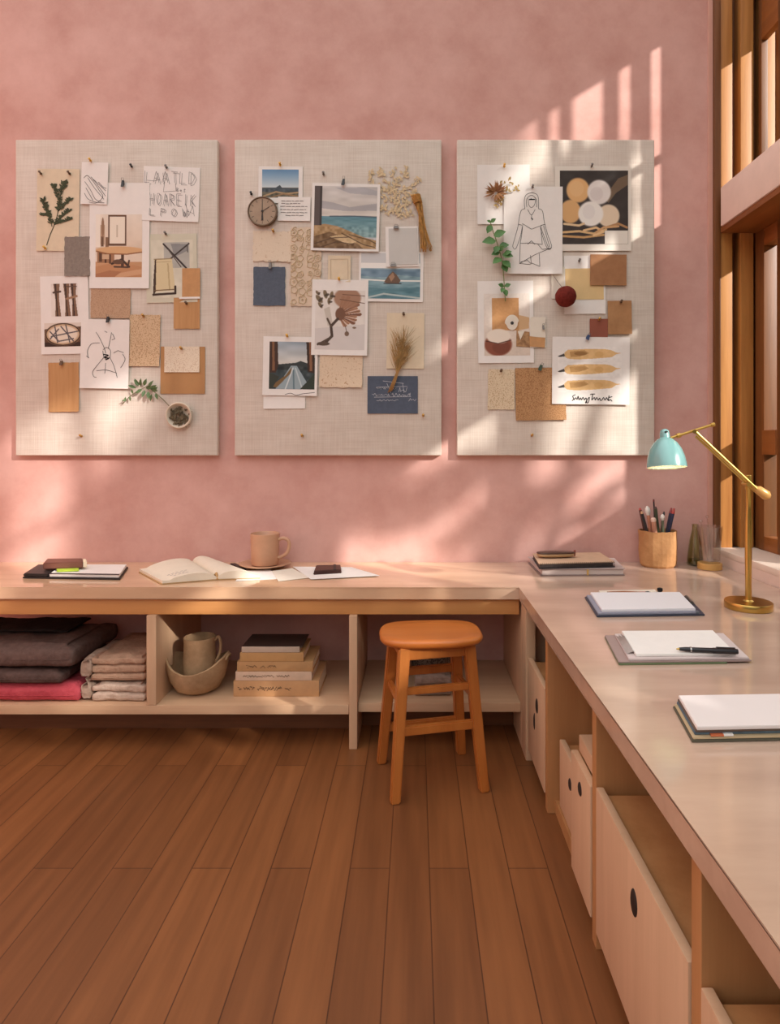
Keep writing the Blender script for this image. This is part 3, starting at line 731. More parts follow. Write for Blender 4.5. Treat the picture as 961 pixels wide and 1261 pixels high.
ss += [[(672, 215), (668, 255), (720, 250), (716, 220)], [(664, 178), (668, 215)], [(600, 210), (630, 212), (650, 205)], [(760, 300), (775, 350), (790, 310), (798, 350)], [(768, 330), (795, 340)]]
s.strokes([[K1(*p) for p in st] for st in ss], .42, mat('soft_pencil', (122, 116, 116), .8), 'lettering')
pin(*K1(683, 158), 2, 'grey', 'at the top of the outline lettering sheet')

s = Sheet('fabric_swatch', 'grey felt swatch between the botanical card and table print', 'swatch', K1(266, 437), K1(370, 598), 2, mat('grey_felt', (150, 138, 128), .95, var=.12, scale=60, bump=.3, spec=.1), -.5, .006, torn=.002, seed=5)
s = Sheet('collage_print', 'pale green collage of crossed bars and a canvas bag', 'collage', K1(598, 425), K1(806, 705), 1, mat('pale_green_card', (212, 206, 184), .8, var=.04), -1, .003, seed=6)
r = Raster(K1(620, 450), K1(790, 685), 2.2, (214, 208, 188), K1)
r.rect(672, 460, 775, 565, (178, 176, 168)).poly([(700, 465), (770, 468), (768, 495), (715, 520)], (140, 140, 138)).noise(.025, 5, 2)
r.line([(670, 466), (762, 566)], 7, (56, 46, 44)).line([(774, 466), (700, 525)], 6, (60, 50, 46)).line([(690, 490), (740, 560)], 4, (90, 78, 70)).line([(768, 470), (768, 500)], 4, (70, 60, 56))
r.poly([(632, 530), (704, 528), (716, 655), (628, 660)], (214, 198, 158)).poly([(628, 600), (634, 530), (640, 530), (636, 660), (624, 680)], (70, 52, 40)).poly([(684, 545), (690, 655), (696, 655), (690, 545)], (186, 166, 126)).line([(632, 528), (704, 526)], 4, (150, 130, 96)).line([(640, 540), (700, 538)], 2, (170, 150, 116))
r.line([(626, 672), (716, 668), (716, 640)], 9, (58, 42, 34)).line([(630, 655), (712, 652)], 4, (112, 88, 64))
s.picture(r)
pin(*K1(680, 428), 2, 'grey', 'at the top of the crossed bars collage')
OR = mat('orange_leather', (202, 150, 98), .7, var=.08, scale=25); TAN = wood('tan_veneer', (202, 156, 108), (184, 136, 90), 'z', .7, 5, spec=.2)
s = Sheet('leather_swatch', 'orange tan swatch with white foot, overlapping the collage', 'swatch', K1(746, 566), K1(819, 690), 3, OR, 0, .002, seed=7)
s.patch('white_edge', [K1(735, 684), K1(819, 682), K1(819, 690), K1(735, 692)], M['white'])
s = Sheet('wood_swatch', 'square tan wood veneer pinned below the orange swatch', 'swatch', K1(711, 686), K1(817, 812), 2, TAN, 0, .002, seed=8)
pin(*K1(765, 712), 3, 'brown', 'in the square veneer below the orange swatch')
s = Sheet('photo_print', 'white print with a chair leg photo above a basket photo', 'print', K1(168, 597), K1(364, 915), 1, M['white'], -1.2, .004, seed=9)
r = Raster(K1(212, 628), K1(322, 762), 2.2, (226, 218, 210), K1)
r.noise(.03, 6, 3)
for x in (222, 262, 290):
    r.poly([(x, 628), (x+26, 628), (x+22, 690), (x+30, 762), (x+6, 762), (x+8, 700)], (128, 98, 76)).poly([(x+4, 628), (x+12, 628), (x+14, 690), (x+18, 762), (x+12, 762), (x+10, 700)], (64, 48, 40))
r.line([(222, 664), (250, 660)], 8, (80, 60, 50)).line([(276, 690), (316, 680)], 9, (158, 124, 96)).line([(276, 640), (316, 640)], 4, (94, 74, 62))
s.picture(r)
r = Raster(K2(182, 125), K2(334, 222), 2.2, (150, 118, 92), K2)
r.rect(182, 125, 334, 150, (220, 208, 196)).poly([(182, 150), (334, 140), (334, 222), (182, 222)], (92, 64, 46)).rect(182, 205, 334, 222, (56, 38, 30))
r.ell(258, 172, 72, 46, (196, 166, 132)).ell(258, 172, 60, 35, (226, 212, 194))
for p in ([(205, 160), (240, 200), (300, 190)], [(225, 140), (235, 205)], [(270, 135), (285, 205)], [(210, 180), (320, 160)], [(250, 140), (300, 200)], [(240, 150), (205, 190)]): r.line(p, 5, (90, 84, 88))
r.line(arc(258, 172, 70, 44, 0, 360, 24), 5, (70, 50, 38))
s.picture(r)
CORK = speckle('pinkish_cork', (192, 160, 132), (174, 140, 112), 120, .45)
s = Sheet('cork_swatch', 'sandy cork swatch tucked under the oval table print', 'swatch', K1(372, 640), K2(534, 106), 1, CORK, .5, .004, torn=.002, seed=10)
s = Sheet('sketch_sheet', 'white sheet with a spidery ink figure sketch', 'sketch', K2(333, 112), K2(530, 393), 4, M['white'], 1.0, .006, seed=11)
ss = [smooth([(395, 165), (408, 185), (428, 225), (436, 250)]), smooth([(458, 165), (452, 200), (446, 230)]), smooth([(365, 270), (362, 240), (378, 212), (410, 208)]), smooth([(425, 235), (440, 226), (455, 240), (450, 270), (430, 268), (424, 240)]), smooth([(432, 262), (410, 290), (385, 325), (390, 345), (400, 348)]), smooth([(452, 265), (470, 300), (485, 348)]), smooth([(400, 322), (440, 318), (482, 330)]), [(436, 290), (434, 332)], [(468, 248), (485, 238), (508, 246)], smooth([(505, 252), (515, 275), (498, 308)]), [(430, 160), (440, 165)], [(462, 170), (472, 190), (460, 195)], [(358, 262), (368, 270)]]
s.strokes(kk(K2, ss), .6, M['ink']); s.strokes(kk(K2, [smooth([(428, 255), (446, 258), (432, 266), (448, 270), (436, 276)])]), 1.4, M['inkblack'], 'ink_blot')
clip(*K2(447, 115), 5, 'black', 'at the top of the spidery figure sketch', 8)
s = Sheet('terrazzo_swatch', 'tall speckled sandy swatch beside the figure sketch', 'swatch', K2(530, 92), K2(655, 302), 2, speckle('speckled_sand', (214, 186, 152), (172, 136, 100), 110, .43), .8, .005, torn=.0015, seed=12)
pin(*K2(590, 100), 3, 'brass', 'at the top of the tall speckled sandy swatch')
s = Sheet('wood_swatch', 'tall tan wood veneer sheet hanging beside the figure sketch', 'swatch', K2(200, 287), K2(324, 488), 1, TAN, -.8, .007, torn=.001, seed=13)
clip(*K2(255, 290), 2, 'brown', 'at the top of the tall tan veneer', 6)
s = Sheet('kraft_card', 'ochre brown card behind a pale speckled note', 'card', K2(657, 222), K2(838, 414), 1, mat('ochre_card', (184, 136, 88), .8, var=.06), .2, .002, seed=14)
s = Sheet('speckled_note', 'pale speckled note pinned over the ochre brown card', 'note', K2(673, 222), K2(816, 327), 2, speckle('pale_terrazzo', (228, 212, 190), (194, 166, 138), 130, .40), 0, .004, seed=15)
pin(*K2(744, 232), 3, 'brass', 'in the speckled note over the ochre card')
# shell bowl and its sprig
def disc(px, py, layer): return Vector((bx(px), BY-.0022*layer, bz(py)))
r0 = thing('shell_bowl', 'small round cream bowl of dried bits fixed to the linen', 'bowl', disc(*K2(737, 503), 0))
R_ = 16.2/BS
bm = bmesh.new(); bm_lathe(bm, [(.001, .0), (R_*.7, 0), (R_*.95, .012), (R_, .026), (R_*.93, .03), (R_*.84, .026), (R_*.74, .012), (.001, .008)], 30)
for v in bm.verts: v.co = Vector((v.co.x, -v.co.z, v.co.y))
from_bm('bowl_shell', bm, mat('cream_shell', (222, 206, 184), .6, var=.08, scale=20), r0, smooth=True, auto=60)
bm = bmesh.new(); rnd = random.Random(3)
for i in range(90):
    a = rnd.uniform(0, 6.3); q = rnd.random()**.5*R_*.68
    bm_leaf(bm, (q*math.cos(a), -.012-rnd.uniform(0, .008), q*math.sin(a)), (rnd.uniform(-1, 1), rnd.uniform(-.4, 0), rnd.uniform(-1, 1)), (0, -1, 0), rnd.uniform(.018, .034), rnd.uniform(.008, .016))
from_bm('dried_leaves', bm, mat('dried_leaf', (126, 112, 84), .8, col2=(70, 60, 46), scale=50), r0)
r0 = thing('leaf_sprig', 'green leafy sprig trailing from the small cream bowl', 'sprig', disc(*K2(690, 460), 3))
o_ = K2(690, 460); lc = lambda x, y, yo=-.006: Vector(((K2(x, y)[0]-o_[0])/BS, yo, -(K2(x, y)[1]-o_[1])/BS))
tube('stem', [lc(700, 470), lc(672, 440), lc(640, 412), lc(605, 385), lc(570, 400), lc(535, 425), lc(503, 458)], .0022, mat('sprig_twig', (110, 104, 70), .8), r0, 6)
bm = bmesh.new(); rnd = random.Random(12)
for (x, y, dx, dz, l) in [(570, 385, -.4, 1, 15), (580, 385, .1, 1, 15), (592, 382, .5, .9, 14), (560, 392, -1, .4, 14), (600, 392, 1, .1, 15), (610, 390, .6, .9, 16), (618, 396, 1, .5, 15), (622, 398, .9, -.2, 14), (610, 405, .2, -1, 15), (596, 400, -.2, -1, 14), (585, 395, -.8, -.7, 13), (640, 412, .4, -1, 13), (625, 415, -.2, -1, 14), (548, 415, -.3, .9, 9), (535, 425, .2, -1, 9), (522, 440, -1, -.2, 8), (516, 445, .1, 1, 8), (575, 380, -.8, .8, 13), (632, 405, .8, .8, 12)]:
    bm_leaf(bm, lc(x, y, -.008), (dx, rnd.uniform(-.5, -.1), dz), (rnd.uniform(-.4, .4), -1, rnd.uniform(-.3, .3)), l*1.25/SC/BS*3.0*.62, l*.7/SC/BS*3.0*.5)
from_bm('leaves', bm, mat('sprig_leaf', (92, 112, 66), .6, col2=(62, 84, 48), scale=20), r0)
pin(*K2(335, 588), 0, 'brass', 'alone at the foot of the board with the botanical card'); pin(*K1(540, 153), 0, 'black', 'alone above the oval table print')

# ================================================================== BOARD TWO
s = Sheet('instant_photo', 'small instant photo of a hill under blue sky', 'photo', K3(128, 150), K3(308, 300), 1, M['white'], .3, .003, seed=21)
r = Raster(K3(143, 163), K3(292, 278), 2.4, (150, 175, 195), K3)
r.grad(163, 240, (98, 140, 178), (206, 214, 214)).rect(143, 236, 292, 278, (98, 92, 76)).poly([(143, 240), (200, 236), (215, 226), (226, 238), (292, 240), (292, 256), (143, 254)], (70, 78, 84)).noise(.08, 3, 4, y0=244, y1=280).line([(150, 272), (200, 254), (240, 262), (290, 256)], 6, (176, 146, 108)).line([(180, 278), (230, 262), (290, 272)], 5, (150, 118, 84))
s.picture(r)
pin(*K3(218, 148), 2, 'yellow', 'at the top of the small hill photo')
# round dial
r0 = thing('dial', 'round bronze dial with dark hands overlapping the hill photo', 'dial', disc(*K3(147, 338), 3))
R_ = 18.3/BS
bm = bmesh.new(); bm_lathe(bm, [(.001, 0), (R_, 0), (R_, .016), (R_*.97, .02), (R_*.92, .02), (R_*.9, .014), (.001, .014)], 40)
for v in bm.verts: v.co = Vector((v.co.x, -v.co.z, v.co.y))
from_bm('rim', bm, mat('bronze_rim', (122, 98, 76), .45, metal=.3, var=.1), r0, smooth=True, auto=40)
bm = bmesh.new(); bm_lathe(bm, [(.001, .0141), (R_*.895, .0141), (R_*.895, .0152), (.001, .0152)], 40)
for v in bm.verts: v.co = Vector((v.co.x, -v.co.z, v.co.y))
from_bm('face', bm, mat('dial_face', (176, 152, 128), .6, col2=(158, 134, 112), scale=14), r0)
def flat(name, polys, y, m, parent, th=.0012):
    bm = bmesh.new()
    for P in polys:
        f = [bm.verts.new((x, y-th, z)) for x, z in P]; b = [bm.verts.new((x, y, z)) for x, z in P]
        bm.faces.new(f); bm.faces.new(b[::-1])
        for i in range(len(P)): j = (i+1) % len(P); bm.faces.new((f[i], b[i], b[j], f[j]))
    return from_bm(name, bm, m, parent)
def bar2(a, b, w0, w1):
    a, b = Vector(a), Vector(b); d = (b-a).normalized(); n = Vector((-d.y, d.x)); return [tuple(a+n*w0), tuple(b+n*w1), tuple(b-n*w1), tuple(a-n*w0)]
dk = mat('dial_ink', (52, 40, 34), .6)
flat('hour_hand', [bar2((0, 0), (.0, R_*.82), .0016, .0012), [(-.006, -R_*.62), (.006, -R_*.62), (.002, 0), (-.002, 0)]], -.0156, dk, r0)
flat('minute_hand', [bar2((0, 0), (R_*.5, R_*.32), .0012, .001)], -.0158, dk, r0)
for a in [math.pi*k/6 for k in range(12)]: flat('hour_mark', [bar2((math.cos(a)*R_*.66, math.sin(a)*R_*.66), (math.cos(a)*R_*.84, math.sin(a)*R_*.84), .0012, .0012)], -.0153, dk, r0, .0004)
bm = bmesh.new(); bm_lathe(bm, [(.001, .015), (.006, .015), (.006, .02), (.001, .021)], 16)
for v in bm.verts: v.co = Vector((v.co.x, -v.co.z, v.co.y))
from_bm('hub', bm, dk, r0, smooth=True, auto=40)
s = Sheet('text_card', 'small white card of tiny printed text beside the dial', 'card', K3(208, 275), K3(340, 373), 2, M['white'], .8, .003, seed=22)
rnd = random.Random(5); ss = []
for y, (a, b) in zip((292, 303, 314, 327, 339, 351), ((222, 312), (222, 298), (218, 327), (218, 322), (220, 327), (240, 312))):
    x = a
    while x < b:
        w = rnd.uniform(8, 20); ss.append([(x, y+rnd.uniform(-1, 1)), (min(x+w, b), y+rnd.uniform(-1, 1))]); x += w+4
s.strokes(kk(K3, ss), .75, mat('print_grey', (120, 112, 108), .8), 'printed_text')
s = Sheet('torn_paper', 'torn cream handmade paper pinned below the dial', 'paper', K3(106, 414), K3(262, 538), 1, speckle('flecked_cream', (224, 206, 184), (186, 150, 116), 45, .33), 1.2, .004, torn=.004, seed=23)
pin(*K3(190, 418), 2, 'brass', 'in the torn cream paper below the dial')
BLUE = mat('blue_denim', (98, 106, 120), .95, var=.1, scale=60, bump=.2, spec=.1)
s = Sheet('fabric_swatch', 'plain slate blue fabric swatch hanging beside the lace strip', 'swatch', K3(108, 560), K3(237, 718), 1, BLUE, .3, .003, torn=.0018, seed=24)
clip(*K3(177, 557), 2, 'grey', 'holding the plain slate blue swatch', 8)
# lace strip and lace leaf
def lace(name, label, k, x0, y0, x1, y1, m, seed, n, layer, rr, back=None):
    rnd = random.Random(seed); c = k((x0+x1)/2, (y0+y1)/2)
    r0 = thing(name, label, 'lace', disc(c[0], c[1], layer))
    bm = bmesh.new()
    def P(x, y, yo=0): q = k(x, y); return Vector(((q[0]-c[0])/BS, yo, -(q[1]-c[1])/BS))
    return rnd, r0, bm, P
LACE = mat('gold_lace', (228, 204, 164), .8, var=.15, scale=60)
s = Sheet('lace_strip', 'long cream strip embroidered with tan flower rings', 'lace', K3(259, 398), K3(384, 720), 1, mat('net_cream', (222, 200, 176), .9, var=.05), .0, .002, torn=.003, seed=25, nz=24)
rnd = random.Random(6); bm = bmesh.new()
def ring(bm, s_, x, y, rr, th, k):
    pts = [s_.loc(*k(x+rr*math.cos(a)*(1+.12*math.cos(5*a)), y+rr*math.sin(a)*(1+.12*math.cos(5*a))), .0015) for a in [2*math.pi*i/18 for i in range(19)]]
    bm_tube(bm, pts, th, 5)
for i in range(34):
    x, y = 268+(i % 4)*32+rnd.uniform(-8, 8), 415+(i//4)*35+rnd.uniform(-8, 8)
    x = min(max(x, 272), 372); y = min(max(y, 412), 706)
    ring(bm, s, x, y, rnd.uniform(9, 17), .0016, K3)
    if rnd.random() < .7: ring(bm, s, x, y, rnd.uniform(3, 6), .0016, K3)
    a = rnd.uniform(0, 6.28); bm_tube(bm, [s.loc(*K3(x+14*math.cos(a+t*.5), y+(14+6*t)*math.sin(a+t*.5)), .0015) for t in range(4)], .0014, 5)
from_bm('embroidery', bm, LACE, s.root, smooth=True)
rnd, r0, bm, P = lace('lace_spray', 'gold filigree leaf spray high on the sea photo board', K3, 585, 150, 800, 352, LACE, 8, 0, 1, 0)
branches = [smooth(b) for b in ([(700, 350), (690, 300), (680, 240), (676, 160)], [(690, 300), (640, 270), (590, 215), (588, 165)], [(684, 270), (730, 240), (790, 200)], [(682, 230), (720, 190), (728, 160)], [(680, 240), (640, 200), (630, 165)], [(695, 320), (730, 310), (760, 290)], [(696, 335), (660, 330), (630, 320)], [(684, 255), (650, 240), (612, 230)], [(688, 290), (740, 270), (775, 245)], [(700, 345), (720, 345), (745, 340)])]
for b in branches:
    bm_tube(bm, [P(*p, -.003) for p in b], .0014, 5)
    for p in b[1:]:
        for _ in range(3):
            a = rnd.uniform(0, 6.28); bm_leaf(bm, P(p[0]+rnd.uniform(-10, 10), p[1]+rnd.uniform(-10, 10), -.003), (math.cos(a), -.1, math.sin(a)), (0, -1, 0), rnd.uniform(.012, .024), rnd.uniform(.008, .014))
from_bm('filigree', bm, LACE, r0)
s = Sheet('photo_print', 'large print of a sandy headland and grey-blue sea', 'print', K3(345, 222), K3(622, 497), 4, M['white'], 1.4, .006, seed=26)
r = Raster(K3(356, 234), K3(611, 488), 2.2, (190, 190, 192), K3)
r.grad(234, 362, (196, 190, 186), (214, 206, 196)).noise(.07, 9, 7, sx=2.6, y0=234, y1=350).noise(.04, 4, 8, sx=3, y0=234, y1=350)
r.poly([(356, 290), (430, 300), (500, 318), (611, 300), (611, 330), (480, 334), (356, 322)], (150, 148, 154), .6).poly([(440, 240), (560, 236), (611, 250), (611, 268), (500, 262)], (150, 150, 160), .45)
r.grad(356, 440, (96, 138, 150), (132, 160, 160)).noise(.05, 2, 9, sx=5, y0=358, y1=440).line([(420, 357), (520, 354), (611, 356)], 5, (84, 96, 108))
r.poly([(356, 395), (400, 388), (450, 396), (500, 415), (560, 440), (611, 452), (611, 488), (356, 488)], (170, 138, 98)).poly([(356, 440), (420, 420), (480, 440), (540, 470), (560, 488), (356, 488)], (120, 92, 62)).poly([(420, 440), (470, 430), (540, 455), (500, 470)], (206, 178, 136)).noise(.09, 3, 10, y0=396, y1=490)
for p in ([(360, 470), (430, 445), (500, 440)], [(380, 485), (450, 460), (520, 470)], [(470, 425), (560, 470), (605, 480)], [(500, 430), (580, 450), (611, 465)]): r.line(p, 4, (84, 62, 44), .8)
r.rect(356, 234, 387, 395, (92, 80, 76)).rect(378, 234, 387, 395, (66, 56, 54))
s.picture(r)
clip(*K3(475, 220), 5, 'black', 'at the top of the headland print', 9, rot=8)
pin(*K3(394, 184), 0, 'grey', 'alone beside the hill photo'); pin(*K3(100, 265), 0, 'black', 'alone on the linen just above the dial')
# tassel
r0 = thing('yarn_tassel', 'golden yarn tassel hanging beside the filigree spray', 'tassel', disc(*K3(770, 275), 2))
bm = bmesh.new(); rnd = random.Random(2); c = K3(770, 275)
for i in range(46):
    a = rnd.uniform(-1, 1); w = [1, .8, .62, 1.0, 1.25, 1.7]
    path = [(768+a*20, 270), (778+a*18, 300), (790+a*10, 345), (796+a*14, 400), (806+a*18, 450), (812+a*22+rnd.uniform(-4, 4), 496+rnd.uniform(-14, 8))]
    bm_tube(bm, [((K3(x, y)[0]-c[0])/BS, -.012-math.sqrt(max(0, 1-a*a))*.012*rnd.random()-.004*math.sin(t*1.4+i), -(K3(x, y)[1]-c[1])/BS) for t, (x, y) in enumerate(smooth(path, 3))], .0016, 5)
from_bm('yarn', bm, mat('gold_yarn', (206, 152, 80), .9, var=.25, scale=40), r0, smooth=True)
bm = bmesh.new()
for i in range(7):
    z = -i*.006; bm_tube(bm, [(.02*math.cos(t*.63)+.004+i*.001, -.016-.013*math.sin(t*.63), z+.006*math.sin(t)) for t in range(11)], .0034, 6)
from_bm('wrap', bm, mat('gold_yarn_wrap', (196, 142, 72), .9, var=.2, scale=40), r0, smooth=True)
s = Sheet('photo_print', 'print of a rocky islet in teal sea under a blank grey band', 'print', K3(538, 498), K3(800, 702), 1, M['white'], .8, .003, seed=27)
r = Raster(K3(546, 504), K3(788, 690), 2.2, (206, 206, 206), K3)
r.rect(546, 545, 788, 566, (240, 236, 230)).grad(566, 690, (150, 172, 180), (98, 140, 150)).noise(.06, 3, 11, sx=3, y0=568, y1=690).poly([(546, 570), (788, 570), (788, 600), (700, 592), (640, 604), (546, 598)], (112, 138, 156)).noise(.08, 4, 12, sx=2, y0=566, y1=606)
r.line([(546, 612), (640, 616), (788, 616)], 6, (228, 228, 222)).poly([(640, 622), (660, 592), (676, 578), (690, 590), (708, 615), (700, 628), (655, 628)], (112, 88, 72)).poly([(660, 600), (676, 582), (684, 600), (670, 620)], (164, 130, 104)).line([(640, 628), (710, 628)], 4, (60, 56, 58))
r.poly([(546, 640), (640, 650), (788, 640), (788, 690), (546, 690)], (84, 122, 132), .6).noise(.06, 2, 13, sx=5, y0=630, y1=690).line([(560, 690), (640, 670), (788, 686)], 7, (220, 222, 214), .7)
s.picture(r)
s = Sheet('blank_card', 'blank pale grey card with white edges above the islet print', 'card', K3(647, 396), K3(781, 560), 3, M['white'], -1.2, .004, seed=28)
s.patch('grey_panel', [K3(660, 404), K3(776, 404), K3(776, 552), K3(660, 552)], mat('cool_grey_card', (204, 200, 194), .8, var=.03))
clip(*K3(690, 402), 4, 'grey', 'at the top of the blank grey card', 4, 7)
clip(*K3(678, 556), 4, 'grey', 'at the foot of the blank grey card', 4, 8)
s = Sheet('note_card', 'small cream card with embossed border above the flower print', 'card', K3(412, 514), K3(504, 622), 2, M['cream'], .6, .003, seed=29)
s.strokes([[K3(x, y) for x, y in ((422, 530), (492, 528), (494, 612), (424, 612), (422, 530))]], .7, mat('emboss_tan', (200, 178, 150), .8), 'embossed_border')
s = Sheet('photo_print', 'white print of a brown fan-shaped dried flower on a stalk', 'print', K3(346, 613), K4(574, 258), 3, M['white'], 1.0, .006, seed=30)
r = Raster(K3(360, 656), K4(563, 236), 2.3, (224, 216, 208), K4)
r.noise(.02, 7, 14).poly([(360, 150), (563, 130), (563, 236), (360, 236)], (206, 198, 194), .7)
for i in range(13):
    a = math.radians(-75+i*12); L_ = 88+8*math.sin(i*2.1)
    r.poly([(452, 95), (452+L_*math.cos(a-.1), 80+L_*.72*math.sin(a-.1)), (452+L_*1.05*math.cos(a), 80+L_*.76*math.sin(a)), (452+L_*math.cos(a+.1), 80+L_*.72*math.sin(a+.1))], [(172, 128, 100), (140, 98, 76), (190, 146, 116)][i % 3]); r.line([(452, 92), (452+L_*math.cos(a), 80+L_*.72*math.sin(a))], 2.5, (96, 64, 48), .8)
r.ell(490, 25, 55, 42, (160, 118, 92), .9).line([(470, 10), (560, 15)], 3, (110, 76, 58)).line([(460, 30), (560, 45)], 3, (110, 76, 58)).ell(462, 90, 20, 26, (120, 84, 64))
r.poly([(395, 70), (418, 60), (432, 130), (412, 140)], (200, 190, 178)).line([(452, 110), (425, 140), (430, 180), (400, 212)], 11, (74, 58, 48)).line([(430, 182), (372, 216)], 7, (84, 68, 56)).line([(425, 140), (410, 110)], 8, (92, 76, 62)).ell(395, 212, 26, 8, (88, 72, 60))
for x, y, q in ((375, 30, 20), (400, 10, 18), (425, 15, 17), (415, 38, 14), (380, 55, 14), (368, 5, 12)): r.ell(x, y, q, q*.45, (124, 106, 82), 1, .3, 35+x).ell(x+6, y+3, q*.6, q*.3, (70, 58, 46), .8, .3, 120+x)
r.ell(490, 170, 9, 10, (120, 96, 78)).line([(484, 140), (490, 168)], 3, (110, 88, 70)).ell(520, 145, 8, 4, (130, 104, 84))
s.picture(r)
pin(*K3(458, 614), 4, 'yellow', 'at the top of the dried flower print')
s = Sheet('paper_slip', 'blank white slip showing below the lake photo', 'slip', K4(148, 410), K4(318, 475), 1, M['white'], -.4, .003, seed=31)
s = Sheet('instant_photo', 'instant photo of a lake road framed by dark trunks', 'photo', K4(147, 182), K4(369, 422), 3, M['white'], 1.0, .006, seed=32)
r = Raster(K4(173, 203), K4(359, 396), 2.3, (120, 120, 120), K4)
r.grad(203, 300, (150, 164, 176), (214, 210, 200)).noise(.06, 7, 15, sx=2, y0=203, y1=285).poly([(173, 285), (210, 295), (280, 288), (300, 280), (359, 300), (359, 330), (173, 330)], (56, 62, 62)).rect(173, 318, 359, 396, (70, 80, 82)).noise(.08, 4, 16, y0=300, y1=396)
r.poly([(262, 300), (285, 300), (345, 396), (200, 396)], (150, 166, 172)).poly([(265, 305), (240, 340), (180, 385), (205, 390), (262, 330)], (122, 96, 62)).line([(270, 310), (240, 396)], 5, (206, 214, 214)).line([(280, 310), (310, 396)], 5, (190, 202, 204)).line([(272, 320), (275, 396)], 6, (100, 122, 130))
r.poly([(173, 203), (206, 203), (210, 300), (200, 330), (173, 330)], (70, 50, 40)).poly([(183, 203), (192, 203), (196, 320), (186, 320)], (130, 92, 66)).poly([(322, 200), (356, 200), (359, 330), (330, 325)], (64, 46, 38)).poly([(334, 200), (346, 200), (348, 320), (338, 320)], (138, 96, 70)).poly([(300, 395), (359, 330), (359, 396)], (52, 60, 50)).poly([(173, 330), (215, 345), (185, 396), (173, 396)], (58, 62, 54))
s.picture(r)
s.strokes(kk(K4, [smooth([(240, 418), (262, 412), (285, 420), (310, 414), (360, 408)])]), .6, M['ink'], 'scribble')
pin(*K4(247, 182), 4, 'yellow', 'at the top of the lake road photo')
s = Sheet('speckled_note', 'cream flecked paper pinned below the dried flower print', 'paper', K4(378, 252), K4(552, 388), 2, speckle('flecked_buff', (222, 200, 174), (184, 146, 112), 55, .36), 1.0, .005, torn=.0025, seed=33)
s = Sheet('cream_card', 'plain cream card behind the dried grass plume', 'card', K4(651, 85), K4(804, 312), 1, M['cream'], .5, .003, seed=34)
pin(*K4(720, 93), 2, 'brown', 'at the top of the card behind the grass plume')
s = Sheet('navy_card', 'slate blue card of white handwriting under the grass plume', 'card', K4(573, 342), K4(778, 495), 1, mat('navy_card', (84, 94, 112), .8, var=.12, scale=30), .0, .003, seed=35)
def wiggle(k, x0, x1, y, amp, seed, step=4.):
    rnd = random.Random(seed); P = []; x = x0
    while x < x1:
        P.append((x, y+rnd.uniform(-amp, amp))); x += rnd.uniform(.4, 1.3)*step
    return [k(*p) for p in smooth(P, 3)]
s.strokes([wiggle(K4, 610, 690, 392, 4, 1), wiggle(K4, 700, 735, 398, 10, 2), wiggle(K4, 592, 665, 418, 5, 3), wiggle(K4, 672, 748, 418, 8, 4), wiggle(K4, 610, 700, 441, 3, 5), [K4(608, 388), K4(735, 384)], [K4(636, 362), K4(720, 372)], [K4(600, 428), K4(750, 426)], wiggle(K4, 740, 772, 440, 7, 6), [K4(652, 372), K4(668, 410)], [K4(716, 372), K4(722, 410)]], .5, mat('white_chalk', (196, 198, 204), .8), 'handwriting')
pin(*K4(800, 505), 0, 'brass', 'alone beyond the slate blue handwriting card'); pin(*K4(307, 587), 0, 'brass', 'alone at the foot of the sea photo board')
# grass plume
r0 = thing('grass_plume', 'dried golden grass plume tucked over the slate blue card', 'dried grass', disc(*K4(664, 405), 5))
c = K4(664, 405); bm = bmesh.new(); rnd = random.Random(14); P = lambda x, y, yo: Vector(((K4(x, y)[0]-c[0])/BS, yo, -(K4(x, y)[1]-c[1])/BS))
for i in range(120):
    t = rnd.random(); sx0, sy0 = 690+45*t*.6, 330-120*t
    a = rnd.uniform(-.85, .75); l = rnd.uniform(55, 110)
    ex, ey = sx0+l*math.sin(a+.2), sy0-l*math.cos(a+.2)
    ey = max(ey, 138); ex = min(max(ex, 664), 806)
    yo = -.01-rnd.uniform(0, .018)
    bm_tube(bm, [P(sx0, sy0, -.008), P((sx0+ex)/2+rnd.uniform(-4, 4), (sy0+ey)/2, (yo-.008)/2), P(ex, ey, yo)], [.0013, .0012, .0004], 4)
from_bm('bristles', bm, mat('straw', (196, 158, 100), .9, var=.3, scale=40), r0)
bm = bmesh.new()
for i in range(8): bm_tube(bm, [P(656+i*2.4, 410-i, -.004), P(672+i*2, 372, -.008), P(690+i*1.3, 330, -.009), P(708+i*2, 280, -.01), P(716+i*5, 220, -.012)], .0016, 5)
from_bm('stalks', bm, mat('straw_stalk', (176, 134, 78), .8, var=.2, scale=30), r0, smooth=True)

# ================================================================== BOARD THREE
s = Sheet('white_card', 'white card carrying a dried rust-coloured flower head', 'card', K5(126, 143), K5(340, 386), 1, M['white'], -.3, .003, seed=41)
pin(*K5(235, 153), 2, 'yellow', 'at the top of the card with the dried flower')
r0 = thing('dried_flower', 'dried rust and gold flower head stuck on a white card', 'dried flower', disc(*K5(200, 262), 3))
c = K5(200, 262); P = lambda x, y, yo: Vector(((K5(x, y)[0]-c[0])/BS, yo, -(K5(x, y)[1]-c[1])/BS))
bm = bmesh.new(); rnd = random.Random(7)
for i in range(70):
    a = rnd.uniform(0, 6.28); bm_leaf(bm, P(200+6*math.cos(a), 262-6*math.sin(a), -.004-rnd.random()*.012), (math.cos(a), -rnd.uniform(.1, .9), math.sin(a)), (0, -1, .2), rnd.uniform(.034, .066), rnd.uniform(.006, .012))
from_bm('petals', bm, mat('rust_petal', (186, 136, 88), .8, col2=(134, 86, 56), scale=35), r0)
bm = bmesh.new()
